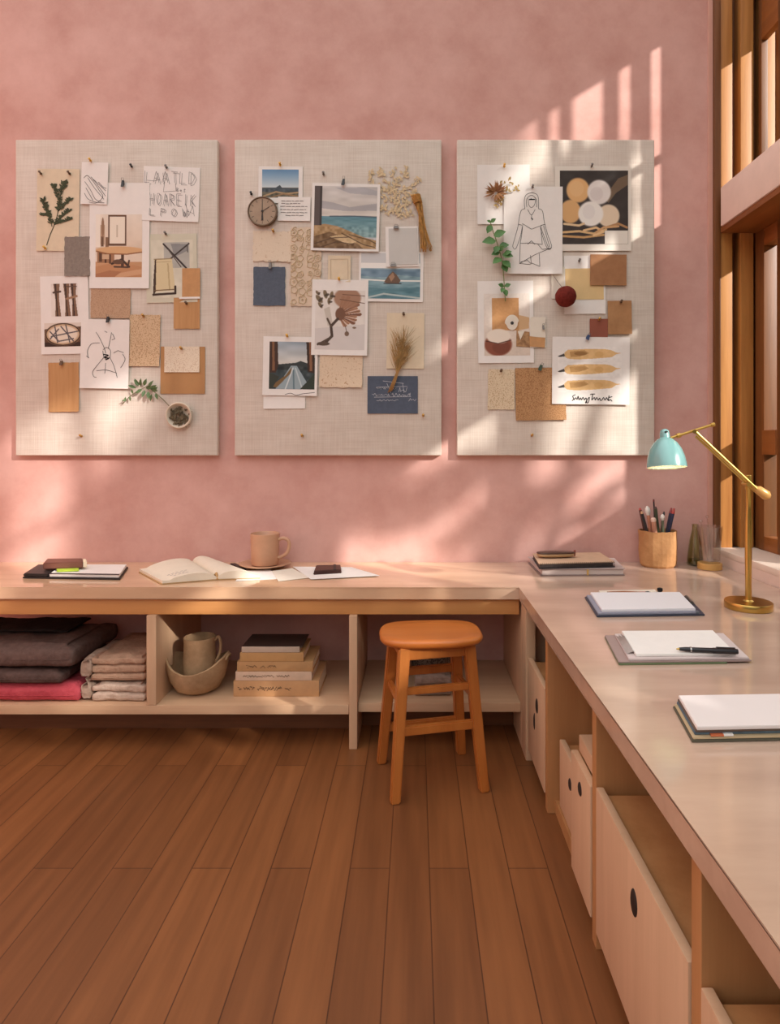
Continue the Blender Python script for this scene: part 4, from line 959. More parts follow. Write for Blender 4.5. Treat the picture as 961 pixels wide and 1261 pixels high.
for i in range(46):
    x, y = 225+rnd.uniform(-14, 70), 245+rnd.uniform(-35, 14)
    if rnd.random() < .4: x, y = 212+rnd.uniform(-10, 18), 290+rnd.uniform(-18, 26)
    a = rnd.uniform(0, 6.28); bm_leaf(bm, P(x, y, -.004-rnd.random()*.01), (math.cos(a), -.3, math.sin(a)), (0, -1, 0), rnd.uniform(.014, .026), rnd.uniform(.007, .012))
from_bm('gold_leaves', bm, mat('gold_petal', (190, 160, 90), .8, col2=(140, 116, 66), scale=35), r0)
s = Sheet('fashion_sketch', 'white sheet with a pencil fashion figure in a draped skirt', 'sketch', K5(233, 234), K5(472, 590), 4, M['white'], .3, .006, seed=42)
ss = [smooth([(318, 325), (316, 290), (324, 268), (346, 260), (368, 268), (374, 292), (374, 325)]), smooth([(326, 318), (326, 285), (346, 270), (365, 288), (366, 318)]), smooth([(332, 285), (334, 308), (345, 320), (358, 308), (362, 285)]), smooth([(318, 325), (304, 332), (296, 360), (290, 400), (278, 445), (270, 478), (282, 488), (300, 440), (308, 400)]), smooth([(374, 325), (390, 334), (398, 380), (412, 430), (428, 478), (412, 488), (392, 440), (382, 400)]),
      smooth([(330, 328), (345, 350), (360, 328)]), [(345, 350), (348, 372)], [(308, 385), (346, 408), (398, 388)], smooth([(310, 390), (306, 430), (300, 466)]), smooth([(384, 395), (386, 430), (390, 470)]), [(300, 466), (345, 464), (390, 470)], [(300, 468), (298, 548), (342, 552)], [(298, 548), (360, 512), (426, 484)], [(378, 508), (380, 560), (345, 545), (342, 515)], [(330, 470), (346, 455), (360, 470)], [(302, 542), (330, 535), (346, 550)], [(372, 470), (390, 490), (420, 486)], [(395, 395), (420, 480)], [(292, 388), (306, 392)], [(384, 392), (402, 388)], [(385, 405), (415, 484)]]
s.strokes(kk(K5, ss), .55, M['ink']); s.strokes(kk(K5, [[(337, 287), (358, 287)], [(338, 288), (345, 285)], [(345, 362), (350, 368)]]), 1.3, M['inkblack'], 'eyes')
pin(*K5(349, 240), 5, 'grey', 'at the top of the fashion figure sheet')
s = Sheet('instant_photo', 'large instant photo of pale round discs on black', 'photo', K5(442, 150), K5(752, 495), 2, mat('warm_white_card', (228, 220, 208), .6, spec=.3), 0, .003, seed=43)
r = Raster(K5(462, 168), K5(740, 468), 2.2, (60, 52, 48), K5)
r.noise(.02, 7, 20).poly([(640, 280), (700, 200), (740, 185), (740, 225), (690, 260), (660, 300)], (136, 110, 84), .7)
r.ell(505, 335, 42, 48, (214, 168, 114)).ell(536, 248, 47, 50, (222, 174, 118)).ell(530, 242, 30, 32, (230, 188, 136), .6).ell(622, 256, 48, 50, (226, 218, 212)).ell(612, 262, 26, 28, (208, 196, 192), .5).ell(660, 352, 45, 46, (226, 204, 176)).ell(588, 344, 51, 51, (236, 230, 222)).ell(580, 336, 25, 30, (214, 206, 204), .4)
for p, c_ in (([(470, 420), (540, 415), (600, 425), (650, 408)], (214, 176, 126)), ([(475, 435), (560, 440), (640, 430)], (196, 152, 100)), ([(560, 412), (610, 400), (640, 418), (600, 432)], (226, 188, 140)), ([(480, 385), (540, 392), (560, 384)], (220, 190, 150)), ([(650, 400), (700, 384), (735, 400)], (176, 132, 90)), ([(610, 420), (640, 400), (700, 395)], (206, 160, 112))): r.line(p, 9, c_)
r.rect(645, 412, 740, 468, (228, 220, 208))
s.picture(r)
pin(*K5(590, 153), 3, 'grey', 'at the top of the pale discs photo')
# vine
r0 = thing('leaf_vine', 'green vine with heart-shaped leaves hanging beside the fashion sketch', 'vine', disc(*K5(240, 700), 7))
c = K5(240, 700); P = lambda x, y, yo=-.012: Vector(((K5(x, y)[0]-c[0])/BS, yo, -(K5(x, y)[1]-c[1])/BS))
tube('stem', [P(*p) for p in smooth([(238, 704), (234, 650), (230, 590), (222, 530), (205, 470), (188, 420), (176, 380)])], .0026, mat('vine_stem', (110, 120, 60), .7), r0, 6)
bm = bmesh.new(); rnd = random.Random(21)
for (x, y, dx, dz, l) in [(178, 385, .9, .6, 26), (180, 385, -.8, .3, 20), (182, 395, -.5, -.9, 40), (190, 440, 1.0, .3, 52), (200, 460, -1, -.1, 60), (208, 480, -.4, -.9, 40), (212, 482, 1, .2, 42), (215, 505, -.9, -.3, 38), (225, 515, .9, -.2, 46), (222, 530, -.8, -.5, 48), (226, 540, .8, -.8, 48), (228, 550, .4, -1, 42), (230, 515, .9, .3, 36), (232, 645, -.9, .3, 28), (234, 645, .9, .4, 28), (233, 655, .3, -.8, 32), (231, 650, -.4, -.7, 28), (212, 500, .5, .4, 30)]:
    bm_leaf(bm, P(x, y), (dx, rnd.uniform(-.6, -.1), dz), (rnd.uniform(-.4, .4), -1, rnd.uniform(.0, .5)), l/SC/BS, l*.72/SC/BS, .25)
from_bm('leaves', bm, mat('vine_leaf', (88, 134, 62), .5, col2=(58, 100, 44), scale=12), r0, smooth=True)
s = Sheet('photo_print', 'white print of a brown and cream pot with swatches', 'print', K5(128, 617), K6(355, 355), 1, M['white'], -.6, .004, seed=44)
r = Raster(K6(153, 72), K6(340, 325), 2.3, (230, 218, 206), K6)
r.grad(72, 325, (232, 222, 212), (216, 198, 182)).noise(.015, 8, 22).rect(186, 90, 296, 222, (198, 148, 98)).noise(.02, 2, 23).poly([(296, 160), (338, 170), (336, 215), (296, 222)], (208, 170, 128))
r.ell(210, 280, 56, 46, (138, 78, 58)).ell(222, 290, 36, 28, (116, 62, 46), .6).ell(212, 246, 49, 30, (236, 222, 206)).line([(160, 265), (210, 276), (262, 262)], 4, (92, 52, 40))
s.picture(r)
s.patch('round_tag', [K6(267+29*math.cos(a)*(1 if math.sin(a) > 0 else .8), 193-(29 if math.sin(a) < 0 else 34)*math.sin(a)) for a in [2*math.pi*i/22 for i in range(22)]], M['offwhite'], .003, .0015)
s.patch('tag_hole', [K6(267+7*math.cos(a), 193-7*math.sin(a)) for a in [2*math.pi*i/12 for i in range(12)]], M['ink'], .0008, .0048)
s.patch('paper_scrap', [K6(285, 222), K6(338, 230), K6(340, 292), K6(283, 288)], mat('scrap_brown', (190, 148, 104), .8, col2=(120, 84, 54), scale=40), .002, .001)
s.patch('scrap_fold', [K6(290, 226), K6(318, 226), K6(300, 262)], M['offwhite'], .0015, .0032)
s = Sheet('scrap_strip', 'cream torn strip with tan foot beside the pot print', 'scrap', K6(341, 168), K6(404, 292), 2, M['offwhite'], 0, .004, torn=.002, seed=45)
s.patch('tan_foot', [K6(338, 246), K6(368, 250), K6(402, 252), K6(400, 292), K6(340, 288)], OR, .002)
clip(*K6(394, 212), 3, 'grey', 'on the cream torn strip beside the pot print', 6, 3)
s = Sheet('paint_card', 'white card with a pale yellow square behind the pompom', 'card', K5(480, 514), K6(648, 155), 1, M['white'], -.4, .003, seed=46)
s.patch('yellow_square', [K5(484, 567), K5(640, 565), K5(641, 693), K5(485, 693)], mat('pale_yellow', (228, 196, 142), .8, var=.04), .0012)
pin(*K5(540, 538), 2, 'grey', 'at the top of the pale yellow square card')
s = Sheet('blank_sheet', 'blank ivory sheet peeking below the fashion sketch', 'sheet', K5(428, 560), K5(482, 690), 1, M['offwhite'], 0, .002, seed=47)
KRAFT = mat('brown_card', (170, 122, 82), .8, col2=(152, 104, 68), scale=14)
s = Sheet('cork_swatch', 'thick brown square tile pinned over the pale yellow card', 'swatch', K5(585, 511), K5(732, 636), 3, KRAFT, .5, .002, .006, seed=48)
s = Sheet('leather_swatch', 'caramel brown leather swatch beside the brushes print', 'swatch', K6(657, 102), K6(754, 238), 3, mat('caramel_leather', (186, 138, 92), .6, col2=(160, 114, 72), scale=9), -.8, .003, .003, seed=49)
pin(*K6(708, 110), 5, 'brown', 'in the caramel leather swatch')
s = Sheet('fabric_swatch', 'small brick red swatch beside the caramel leather', 'swatch', K6(584, 175), K6(657, 256), 2, mat('brick_swatch', (150, 84, 64), .8, var=.08), .3, .003, .002, seed=50)
pin(*K6(620, 181), 4, 'brass', 'in the small brick red swatch')
s = Sheet('brush_print', 'white sheet picturing three pointed tan brushes above handwriting', 'print', K6(430, 250), K6(745, 524), 4, M['white'], .6, .006, seed=51)
for i, y in enumerate((320, 382, 446)):
    r = Raster(K6(452, y-30), K6(712, y+30), 2.6, (238, 232, 226), K6)
    r.poly([(480, y-5), (492, y-17), (560, y-21), (640, y-22), (668, y-18), (690, y-8), (712, y-6), (690, y-1), (672, y+11), (600, y+18), (530, y+22), (492, y+19), (480, y+10)], (224, 184, 128)).noise(.025, 3, 30+i)
    r.poly([(452, y+9), (478, y-2), (482, y+10), (458, y+13)], (76, 70, 66)).poly([(500, y-10), (560, y-16), (580, y-4), (540, y+10), (505, y+12)], (160, 116, 66), .55).ell(545, y-2, 26, 8, (130, 92, 50), .6 if i == 0 else .2).ell(620, y, 18, 12, (206, 160, 100), .6)
    s.picture(r, 'picture')
def script(k, x0, y0, seed):
    out = []
    def g(pts): out.append([k(x0+x, y0+y) for x, y in smooth(pts, 4)])
    return out, g
out, g = script(K6, 512, 500, 1)
g([(12, -14), (2, -8), (6, 2), (0, 10)]); g([(8, 6), (14, -2), (20, 4), (24, -8), (28, 6), (34, -2), (38, 6), (44, -4), (50, 6), (56, -2), (60, 14), (54, 18), (62, 4), (70, -4), (66, 16), (60, 18)]); g([(74, -16), (80, -18), (92, -18)]); g([(84, -18), (80, 6), (90, -4), (94, 6), (100, -4), (106, 6), (112, -2), (116, 8), (122, 4), (128, -4), (134, 6), (140, -4), (146, 6), (150, -12), (148, 8), (156, 4), (162, 10)]); g([(148, -4), (162, -8)])
s.strokes(out, 1.0, M['inkblack'], 'handwriting')
clip(*K6(574, 253), 5, 'blue', 'at the top of the brushes print', 7, 4.5, 25)
s = Sheet('terrazzo_swatch', 'pale speckled swatch below the pot print', 'swatch', K6(169, 381), K6(278, 545), 1, speckle('speckled_ivory', (222, 202, 172), (184, 152, 116), 120, .42), .6, .005, torn=.0015, seed=52)
pin(*K6(222, 389), 2, 'brown', 'at the top of the pale speckled swatch')
s = Sheet('cork_swatch', 'brown cork sheet tucked under the brushes print', 'swatch', K6(281, 374), K6(486, 588), 2, speckle('brown_cork', (188, 144, 102), (160, 116, 78), 110, .46), -.8, .004, .003, torn=.001, seed=53)
clip(*K6(382, 376), 3, 'green', 'at the top of the brown cork sheet', 8, 4.5, 25)
# pompom
r0 = thing('pompom', 'dark red felt pompom on a string over the yellow card', 'pompom', disc(*K5(475, 692), 3)+Vector((0, -.0605, 0)))
bm = bmesh.new(); bmesh.ops.create_icosphere(bm, subdivisions=4, radius=12.6/BS)
for v in bm.verts: v.co *= 1+.03*noise3(v.co*60)
from_bm('ball', bm, mat('red_felt', (122, 50, 42), .95, col2=(98, 38, 32), scale=60, bump=.5, spec=.1), r0, smooth=True)
c = K5(475, 692); P = lambda x, y, yo: Vector(((K5(x, y)[0]-c[0])/BS, yo, -(K5(x, y)[1]-c[1])/BS))
tube('string', [P(433, 596, .05), P(450, 625, .04), P(470, 662, .012)], .0014, mat('dark_string', (90, 70, 60), .8), r0, 6)
pin(*K6(348, 652), 0, 'brass', 'alone at the foot of the pompom board')
# ================================================================== ON THE WORKTOP
def xy(v): return (v.x, v.y)
def quad(*pp, Z=TOP): return [xy(cp(px, py, Z)) for px, py in pp]      # BL BR FR FL
E = .0006
# --- notebook in a black folder
q = quad((47, 700), (158, 700), (148, 714.5), (28, 712.5))
r0 = thing('notebook', 'white-paged notebook with black leather spine near the worktop end', 'notebook', (*[sum(p[i] for p in q)/4 for i in (0, 1)], TOP))
slab('cover', q, TOP+E, .008, M['black'], r0); slab('pages', inset(q, .27, .985, .03, .96), TOP+.009, .014, M['white'], r0); slab('spine', inset(q, 0, .26, .02, .98), TOP+.009, .014, M['black'], r0, .004); slab('top_cover', inset(q, .27, .985, .90, .97), TOP+.0235, .0012, mat('dark_edge', (60, 56, 60), .5), r0, 0)
zt = TOP+.0255
q2 = quad((69, 699.5), (97, 699), (97, 703.5), (70, 704.5), Z=zt)
tag(slab('sticky_pad', q2, zt, .008, mat('lime_paper', (172, 196, 60), .7), None), 'lime green sticky pad under the brown box on the notebook', 'note pad')
q = quad((58, 695), (105, 694.5), (106, 699), (53, 701), Z=zt+.009)
r0 = thing('card_box', 'flat reddish-brown box lying on the white-paged notebook', 'box', (*[sum(p[i] for p in q)/4 for i in (0, 1)], zt+.009))
slab('sleeve', inset(q, 0, .93, 0, 1), zt+.0088, .03, mat('red_brown_card', (112, 66, 52), .6, var=.12, scale=20), r0, .003); slab('tray_end', inset(q, .93, 1.02, .04, .96), zt+.0095, .027, M['cream'], r0, .002)
# --- open book
A, B, Cc, Dd, Ee, Ff = [cp(*p) for p in ((172, 705), (200, 720), (268, 714.5), (237, 694), (320, 713), (268, 694))]
def blk(name, c0, d0, e0, f0, z0, hfun, m, parent, lo=0.):
    """page block: spine edge c0->d0, fore edge e0->f0, height profile hfun(u)"""
    bm = bmesh.new(); nu, nv = 16, 4; top = []; bot = []
    for j in range(nv+1):
        v = j/nv; tr = []; br = []
        for i in range(nu+1):
            u = i/nu; a = c0.lerp(d0, v); b = e0.lerp(f0, v); p = a.lerp(b, u)-parent.location
            tr.append(bm.verts.new((p.x, p.y, z0+hfun(u)-parent.location.z))); br.append(bm.verts.new((p.x, p.y, z0+lo-parent.location.z)))
        top.append(tr); bot.append(br)
    for j in range(nv):
        for i in range(nu):
            bm.faces.new((top[j][i], top[j][i+1], top[j+1][i+1], top[j+1][i])); bm.faces.new((bot[j][i], bot[j+1][i], bot[j+1][i+1], bot[j][i+1]))
    for i in range(nu):
        bm.faces.new((top[0][i], bot[0][i], bot[0][i+1], top[0][i+1])); bm.faces.new((top[nv][i], top[nv][i+1], bot[nv][i+1], bot[nv][i]))
    for j in range(nv):
        bm.faces.new((top[j][0], top[j+1][0], bot[j+1][0], bot[j][0])); bm.faces.new((top[j][nu], bot[j][nu], bot[j+1][nu], top[j+1][nu]))
    return from_bm(name, bm, m, parent, smooth=True, auto=50)
r0 = thing('open_book', 'open book with cream pages lying beside the mug', 'book', ((Cc.x+Dd.x)/2, (Cc.y+Dd.y)/2, TOP))
hl = lambda u: .006+.034*math.sin(min(1, u*1.15)*math.pi)**.6*(1-u*.45)*(u > 0)+.006*u
hr = lambda u: .006+.036*math.sin(min(1, u*1.1)*math.pi)**.6*(1-u*.55)*(u > 0)+.006*u
PG = mat('book_pages', (234, 222, 202), .8, spec=.2, var=.03, scale=15)
blk('page_block', Cc, Dd, B, A, TOP+.006, hl, PG, r0); blk('page_block', Cc, Dd, Ee, Ff, TOP+.006, hr, PG, r0)
def ext(a, b, k): return b+(b-a)*k
slab('cover', [xy(ext(Dd, A, .02)), xy(Dd), xy(Cc), xy(ext(Cc, B, .02))], TOP+E, .005, mat('buff_cover', (206, 170, 120), .7, var=.08), r0)
slab('cover', [xy(Dd), xy(ext(Dd, Ff, .02)), xy(ext(Cc, Ee, .02)), xy(Cc)], TOP+E, .005, MATS['buff_cover'], r0)
bm = bmesh.new(); rnd = random.Random(11)
for ln in range(3):
    v = .22-.06*ln; u = .82-.03*ln
    while u > .5:
        a = Cc.lerp(Dd, v).lerp(B.lerp(A, v), u); b = Cc.lerp(Dd, v).lerp(B.lerp(A, v), u-.05); z = TOP+.0068
        d = (b-a).normalized(); n = Vector((-d.y, d.x, 0))*.0022
        bm.faces.new([bm.verts.new(Vector((p.x, p.y, z+hl(uu)))-r0.location) for p, uu in ((a+n, u), (b+n, u-.05), (b-n, u-.05), (a-n, u))]); u -= rnd.uniform(.06, .09)
from_bm('printed_text', bm, mat('text_blue', (98, 90, 110), .8), r0)
tube('spine_band', [Cc+Vector((.0, .0, -TOP+TOP+.004))-r0.location, Cc.lerp(Dd, .04)+Vector((0, 0, .03))-r0.location, Cc.lerp(Dd, .1)+Vector((0, 0, .012))-r0.location], .006, mat('tan_ribbon', (196, 150, 96), .7), r0, 8)
# --- mug and saucer
SC_ = Vector(((326-PX)*3.28/F, -.14, TOP))
o = lathe('saucer', [(.001, .0006), (.07, .0006), (.075, .006), (.11, .012), (.134, .02), (.135, .024), (.13, .0245), (.105, .018), (.07, .012), (.001, .011)], mat('beige_glaze', (202, 156, 124), .35, var=.06, scale=10), None, 48, SC_)
tag(o, 'round beige saucer under the mug', 'saucer')
r0 = thing('mug', 'beige ceramic mug with side handle standing on its saucer', 'mug', SC_+Vector((0, 0, .0125)))
lathe('body', [(.001, 0), (.06, 0), (.068, .004), (.072, .015), (.076, .16), (.0765, .166), (.074, .168), (.0715, .165), (.067, .02), (.001, .014)], mat('mug_glaze', (206, 158, 126), .35, var=.06, scale=8), r0, 40)
tube('handle', [(p[0], -.01, p[1]) for p in smooth([(.072, .135), (.1, .142), (.125, .13), (.13, .1), (.118, .065), (.09, .045), (.071, .04)], 4)], .0095, MATS['mug_glaze'], r0, 10)
# --- dark slim case between book and saucer
q = quad((283, 695.5), (290, 695), (304, 702), (297, 703))
tag(slab('pen_case', q, TOP+E, .008, mat('dark_case', (52, 38, 36), .5), None, .003), 'slim dark case lying between the open book and saucer', 'case')
# --- loose papers
for i, (pp, lb) in enumerate((([(300, 703.5), (333, 701.5), (344, 713), (290, 716)], 'loose white sheet reaching under the open book'), ([(335, 704), (360, 700.5), (382, 712), (343, 716.5)], 'loose ivory sheet in the middle of the scattered papers'), ([(361, 699), (433, 699.5), (468, 710), (383, 714.5)], 'wide loose white sheet under the dark wallet'))):
    tag(slab('paper_sheet', quad(*pp), TOP+E+.0016*i, .0014, M['offwhite'] if i == 1 else M['white'], None, 0), lb, 'paper', 'loose papers on the worktop')
zw = TOP+.0052
q = quad((389, 700), (420, 699.5), (421, 706), (386, 708), Z=zw)
r0 = thing('wallet', 'small dark brown wallet lying on the loose papers', 'wallet', (*[sum(p[i] for p in q)/4 for i in (0, 1)], zw))
slab('back_flap', q, zw, .008, mat('brown_leather', (84, 48, 40), .5, var=.15, bump=.1, scale=40), r0, .003); slab('front_flap', inset(q, .02, .98, .02, .96), zw+.0085, .01, MATS['brown_leather'], r0, .003); slab('strap', inset(q, .7, .8, .0, 1.0), zw+.0187, .002, M['black'], r0, 0)
# --- stack of notebooks in the corner
q = [xy(cp(650, 693)), xy(cp(757, 695)), xy(cp(770, 709)), xy(cp(666, 709.5))]
q[0] = (q[0][0], min(q[0][1], -.03)); q[1] = (q[1][0], min(q[1][1], -.05))
r0 = thing('folder', 'grey hardback folder at the bottom of the corner stack', 'folder', (*[sum(p[i] for p in q)/4 for i in (0, 1)], TOP))
GC = mat('mauve_cover', (150, 128, 122), .6, var=.06)
slab('cover', q, TOP+E, .004, GC, r0); slab('pages', inset(q, .02, .985, .02, .98), TOP+.005, .026, mat('lilac_pages', (206, 188, 180), .8, var=.04), r0); slab('cover', q, TOP+.0315, .004, mat('lilac_cover', (190, 170, 164), .6, var=.05), r0)
slab('bookmark', inset(q, .55, .57, .97, 1.005), TOP+.003, .03, mat('gold_ribbon', (200, 160, 90), .5), r0, 0)
z1 = TOP+.0362
q = quad((656, 687.5), (739, 686), (758, 698.5), (664, 701), Z=z1)
q = [(p[0], min(p[1], -.03)) for p in q]
r0 = thing('spiral_notebook', 'kraft spiral notebook on the grey folder in the corner', 'notebook', (*[sum(p[i] for p in q)/4 for i in (0, 1)], z1))
slab('back_cover', q, z1, .004, mat('dark_cover', (60, 54, 56), .6), r0); slab('pages', inset(q, .01, .985, .02, .96), z1+.0045, .018, mat('kraft_edge_pages', (96, 84, 78), .8, var=.1), r0); slab('front_cover', q, z1+.023, .004, mat('kraft_cover', (206, 172, 142), .8, var=.06, scale=15), r0)
bm = bmesh.new()
for i in range(38):
    u = .02+.96*i/37; p = Vector(inset(q, u, u+.01, .985, .995)[0]).to_3d()
    b0 = Vector((p.x, p.y, 0))-Vector((r0.location.x, r0.location.y, 0))
    bm_tube(bm, [b0+Vector((0, .012*math.cos(t)-.004, .0145+.0148*math.sin(t))) for t in [2*math.pi*k/10 for k in range(11)]], .0013, 5, False)
from_bm('spiral_binding', bm, mat('dark_wire', (70, 62, 60), .4, metal=.6), r0, smooth=True)
zc = z1+.0295
ctr = (Vector(quad((672, 687), Z=zc)[0]), Vector(quad((697, 685), Z=zc)[0])); mid = (ctr[0]+ctr[1])/2; mid.y = min(mid.y, -.13)
r0 = thing('glasses_case', 'narrow dark glasses case lying on the spiral notebook', 'case', (mid.x, mid.y, zc), None, .12)
def pod(name, lx, ly, lz, z, m, parent):
    bm = bmesh.new(); bmesh.ops.create_uvsphere(bm, u_segments=24, v_segments=12, radius=1)
    for v in bm.verts:
        c_ = v.co; c_.x = math.copysign(abs(c_.x)**.6, c_.x)*lx; c_.y = math.copysign(abs(c_.y)**.7, c_.y)*ly; c_.z = z+math.copysign(abs(c_.z)**.7, c_.z)*lz
    return from_bm(name, bm, m, parent, smooth=True)
pod('lower_shell', .1, .035, .013, .0135, mat('case_tan', (176, 140, 100), .4), r0); pod('lid', .102, .036, .007, .024, mat('case_dark', (74, 50, 40), .3), r0)
tube('end_strap', [(.094, -.02, .01), (.104, 0, .03), (.094, .02, .012)], .005, mat('red_strap', (140, 70, 52), .5), r0, 8)
# --- pencil cup
r0 = thing('pencil_cup', 'crumpled kraft paper cup full of pencils and brushes', 'cup', ((810-PX)*3.325/F, -.108, TOP+E))
rnd = random.Random(5)
def crumple(i, a, r, z):
    k = round(a/(2*math.pi)*40) % 40
    return (r*(1+.055*noise3((math.cos(a)*2.4, math.sin(a)*2.4, z*16+3)) if r > .06 else r), z+(.006*noise3((math.cos(a)*3, math.sin(a)*3, 5)) if z > .15 else 0))
bm = bmesh.new(); bm_lathe(bm, [(.001, 0), (.084, 0), (.093, .012), (.0955, .04), (.097, .08), (.0965, .12), (.0955, .16), (.0965, .19), (.0925, .1905), (.091, .15), (.0905, .02), (.001, .012)], 26, mod=crumple)
from_bm('wall', bm, mat('kraft_paper', (194, 144, 94), .8, col2=(166, 116, 70), scale=9, bump=.6, bscale=22), r0, smooth=False)
cupc = r0.location.copy()
def pencil(label, tip, foot, rad0, body, head, name='pencil', hl_=.012, shape='pencil', yo=0.):
    rad = rad0*1.3; tp = wp(*tip, cupc.y+yo*2.6); ft = Vector((cupc.x+(foot-810)*3.325/F*.65, cupc.y+yo*1.2, TOP+.02))
    r1 = thing(name, label, name.replace('_', ' '), ft, 'pencils and brushes in the kraft cup'); v = tp-ft; u = v.normalized(); Ln = v.length
    tube('shaft', [(0, 0, 0), u*(Ln-hl_)], rad, body, r1, 8)
    if shape == 'pencil': tube('tip', [u*(Ln-hl_), u*(Ln-.002), u*Ln], [rad*1.02, rad*.6, rad*.3], head, r1, 8)
    elif shape == 'brush': tube('bristles', [u*(Ln-hl_), u*(Ln-hl_*.6), u*(Ln-hl_*.25), u*Ln], [rad*.9, rad*1.6, rad*1.3, rad*.25], head, r1, 10)
    else: tube('cap', [u*(Ln-hl_), u*(Ln-hl_*.3), u*Ln], [rad*1.05, rad*1.05, rad*.6], head, r1, 10)
pk = lambda x, y: (740+x/6.006, 610+y/6.006)
mm = lambda n, c_: mat('pencil_'+n, c_, .4)
pencil('brown pencil with a red end at the edge of the cup away from the window', pk(290, 92), 800, .0062, mm('brown', (84, 48, 40)), mm('red', (170, 60, 50)), yo=.01)
pencil('thin black brush standing tallest in the cup', pk(392, 28), 812, .0034, mm('black', (36, 32, 34)), mm('darkred', (110, 40, 40)), 'paint_brush', .014, 'cap', .02)
pencil('white-headed flat brush in the kraft cup', pk(343, 78), 806, .0072, mm('salmon', (196, 132, 104)), mm('white', (230, 224, 214)), 'paint_brush', .05, 'brush', .005)
pencil('dark green pencil leaning in the middle of the cup', pk(404, 82), 816, .0068, mm('green', (58, 66, 46)), mm('umber', (66, 40, 32)), yo=-.01)
pencil('thick salmon marker low in the kraft cup', pk(388, 165), 809, .010, mm('salmon2', (200, 142, 116)), mm('pink', (226, 190, 170)), 'marker', .02, 'cap', -.02)
pencil('small round white-tipped brush in the kraft cup', pk(458, 138), 818, .0058, mm('olive', (96, 100, 78)), mm('white', (230, 224, 214)), 'paint_brush', .034, 'brush', -.015)
pencil('navy pencil with a red end leaning toward the window', pk(545, 95), 815, .0068, mm('navy', (44, 46, 72)), mm('red', (170, 60, 50)), hl_=.03, yo=-.01)
pencil('dark red pencil beside the navy one in the cup', pk(524, 92), 818, .006, mm('navy2', (50, 48, 66)), mm('crimson', (140, 48, 52)), hl_=.03, yo=.012)
pencil('charcoal pencil at the front of the kraft cup', pk(302, 118), 802, .0062, mm('charcoal', (44, 40, 42)), mm('tan', (196, 150, 110)), yo=-.02)
pencil('plain grey pencil behind the round white-tipped brush', pk(470, 120), 815, .005, mm('grey', (130, 122, 112)), mm('charcoal', (44, 40, 42)), yo=.03)
# --- tumbler on coaster, bottle, stirrers
tc_ = Vector(((875-PX)*3.24/F, -.185, TOP+E))
tag(lathe('coaster', [(.001, 0), (.058, 0), (.06, .002), (.06, .03), (.058, .032), (.001, .032)], mat('gold_wood', (206, 158, 90), .4, var=.06), None, 36, tc_), 'thick round golden coaster under the clear tumbler', 'coaster')
tg = tc_+Vector((0, 0, .0325))
GL = glass_mat('clear_glass', (250, 249, 246), .13)
tag(lathe('tumbler', [(.001, 0), (.048, 0), (.051, .004), (.053, .08), (.061, .185), (.0625, .19), (.060, .19), (.0505, .09), (.048, .012), (.001, .01)], GL, None, 36, tg), 'clear flared glass tumbler standing on the golden coaster', 'glass')
for (dx, tp, lb) in ((.01, (871, 634), 'glass rod with a bulb end leaning tallest in the tumbler'), (-.012, (863, 640), 'shorter glass rod leaning in the tumbler')):
    r1 = thing('glass_rod', lb, 'glass rod', tg+Vector((dx, .0, .0125)), 'glass rods in the tumbler'); v = wp(*tp, tg.y+.02)-r1.location
    tube('shaft', [(0, 0, 0), v*.92], .0035, GL, r1, 8)
    bm = bmesh.new(); bmesh.ops.create_uvsphere(bm, u_segments=12, v_segments=8, radius=.009)
    for p in bm.verts: p.co = p.co*1.0+v*.96
    from_bm('bulb', bm, GL, r1, smooth=True)
bt = Vector(((858-PX)*3.33/F, -.085, TOP+E))
r0 = thing('bottle', 'green tinted tapering glass bottle behind the tumbler', 'bottle', bt)
lathe('body', [(.001, 0), (.04, 0), (.044, .006), (.042, .03), (.03, .13), (.017, .19), (.016, .215), (.019, .22), (.0135, .22), (.0125, .19), (.026, .13), (.038, .03), (.036, .008), (.001, .006)], glass_mat('green_glass', (236, 238, 218), .12), r0, 32)
lathe('contents', [(.001, .0065), (.034, .0085), (.0355, .028), (.0345, .034), (.001, .034)], mat('amber_oil', (110, 88, 36), .3), r0, 28)
# --- lamp
LP = Vector(((922-PX)*2.47/F, -.96, TOP+E))
r0 = thing('desk_lamp', 'brass desk lamp with pale blue shade by the window sill', 'lamp', LP)
lathe('base', [(.001, 0), (.086, 0), (.088, .003), (.088, .025), (.086, .028), (.02, .0285), (.014, .034), (.001, .034)], M['brass'], r0, 48)
def lp(px, py, yo=0.):
    d = D+LP.y+yo; return Vector(((px-PX)*d/F, LP.y+yo, EYE-(py-PY)*d/F))-LP
ztop = lp(921, 585).z
lathe('pole', [(.001, .028), (.0125, .03), (.0115, .1), (.013, .22), (.0125, .34), (.0095, ztop-.13), (.0095, ztop-.06), (.012, ztop-.055), (.012, ztop-.002), (.010, ztop), (.001, ztop)], M['brass'], r0, 20)
J = lp(921, 596, -.02); tip = lp(856, 541, -.02)
jb = lp(940, 607, -.02)
tube('arm', [lp(932, 602, -.024), lp(855, 530, -.024)], .0062, M['brass'], r0, 12)
tube('arm', [lp(930, 605, -.012), lp(857, 537, -.012)], .0048, M['brass'], r0, 12)
tube('counterweight', [lp(928, 599, -.02), lp(931.5, 601.5, -.02), lp(934, 603, -.02), lp(944, 610, -.02), lp(947, 612.5, -.02)], [.008, .010, .017, .020, .013], mat('turned_wood_knob', (208, 158, 92), .35, metal=.3), r0, 16)
tube('pivot', [J+Vector((0, -.012, 0)), J+Vector((0, .03, 0))], .009, M['brass'], r0, 12)
tube('shade_rod', [lp(826, 539.5, -.018), lp(878, 523, -.018)], .0055, M['brass'], r0, 12)
tube('rod_end', [lp(876, 523.6, -.018), lp(880, 522.4, -.018)], .0085, M['brass'], r0, 12)
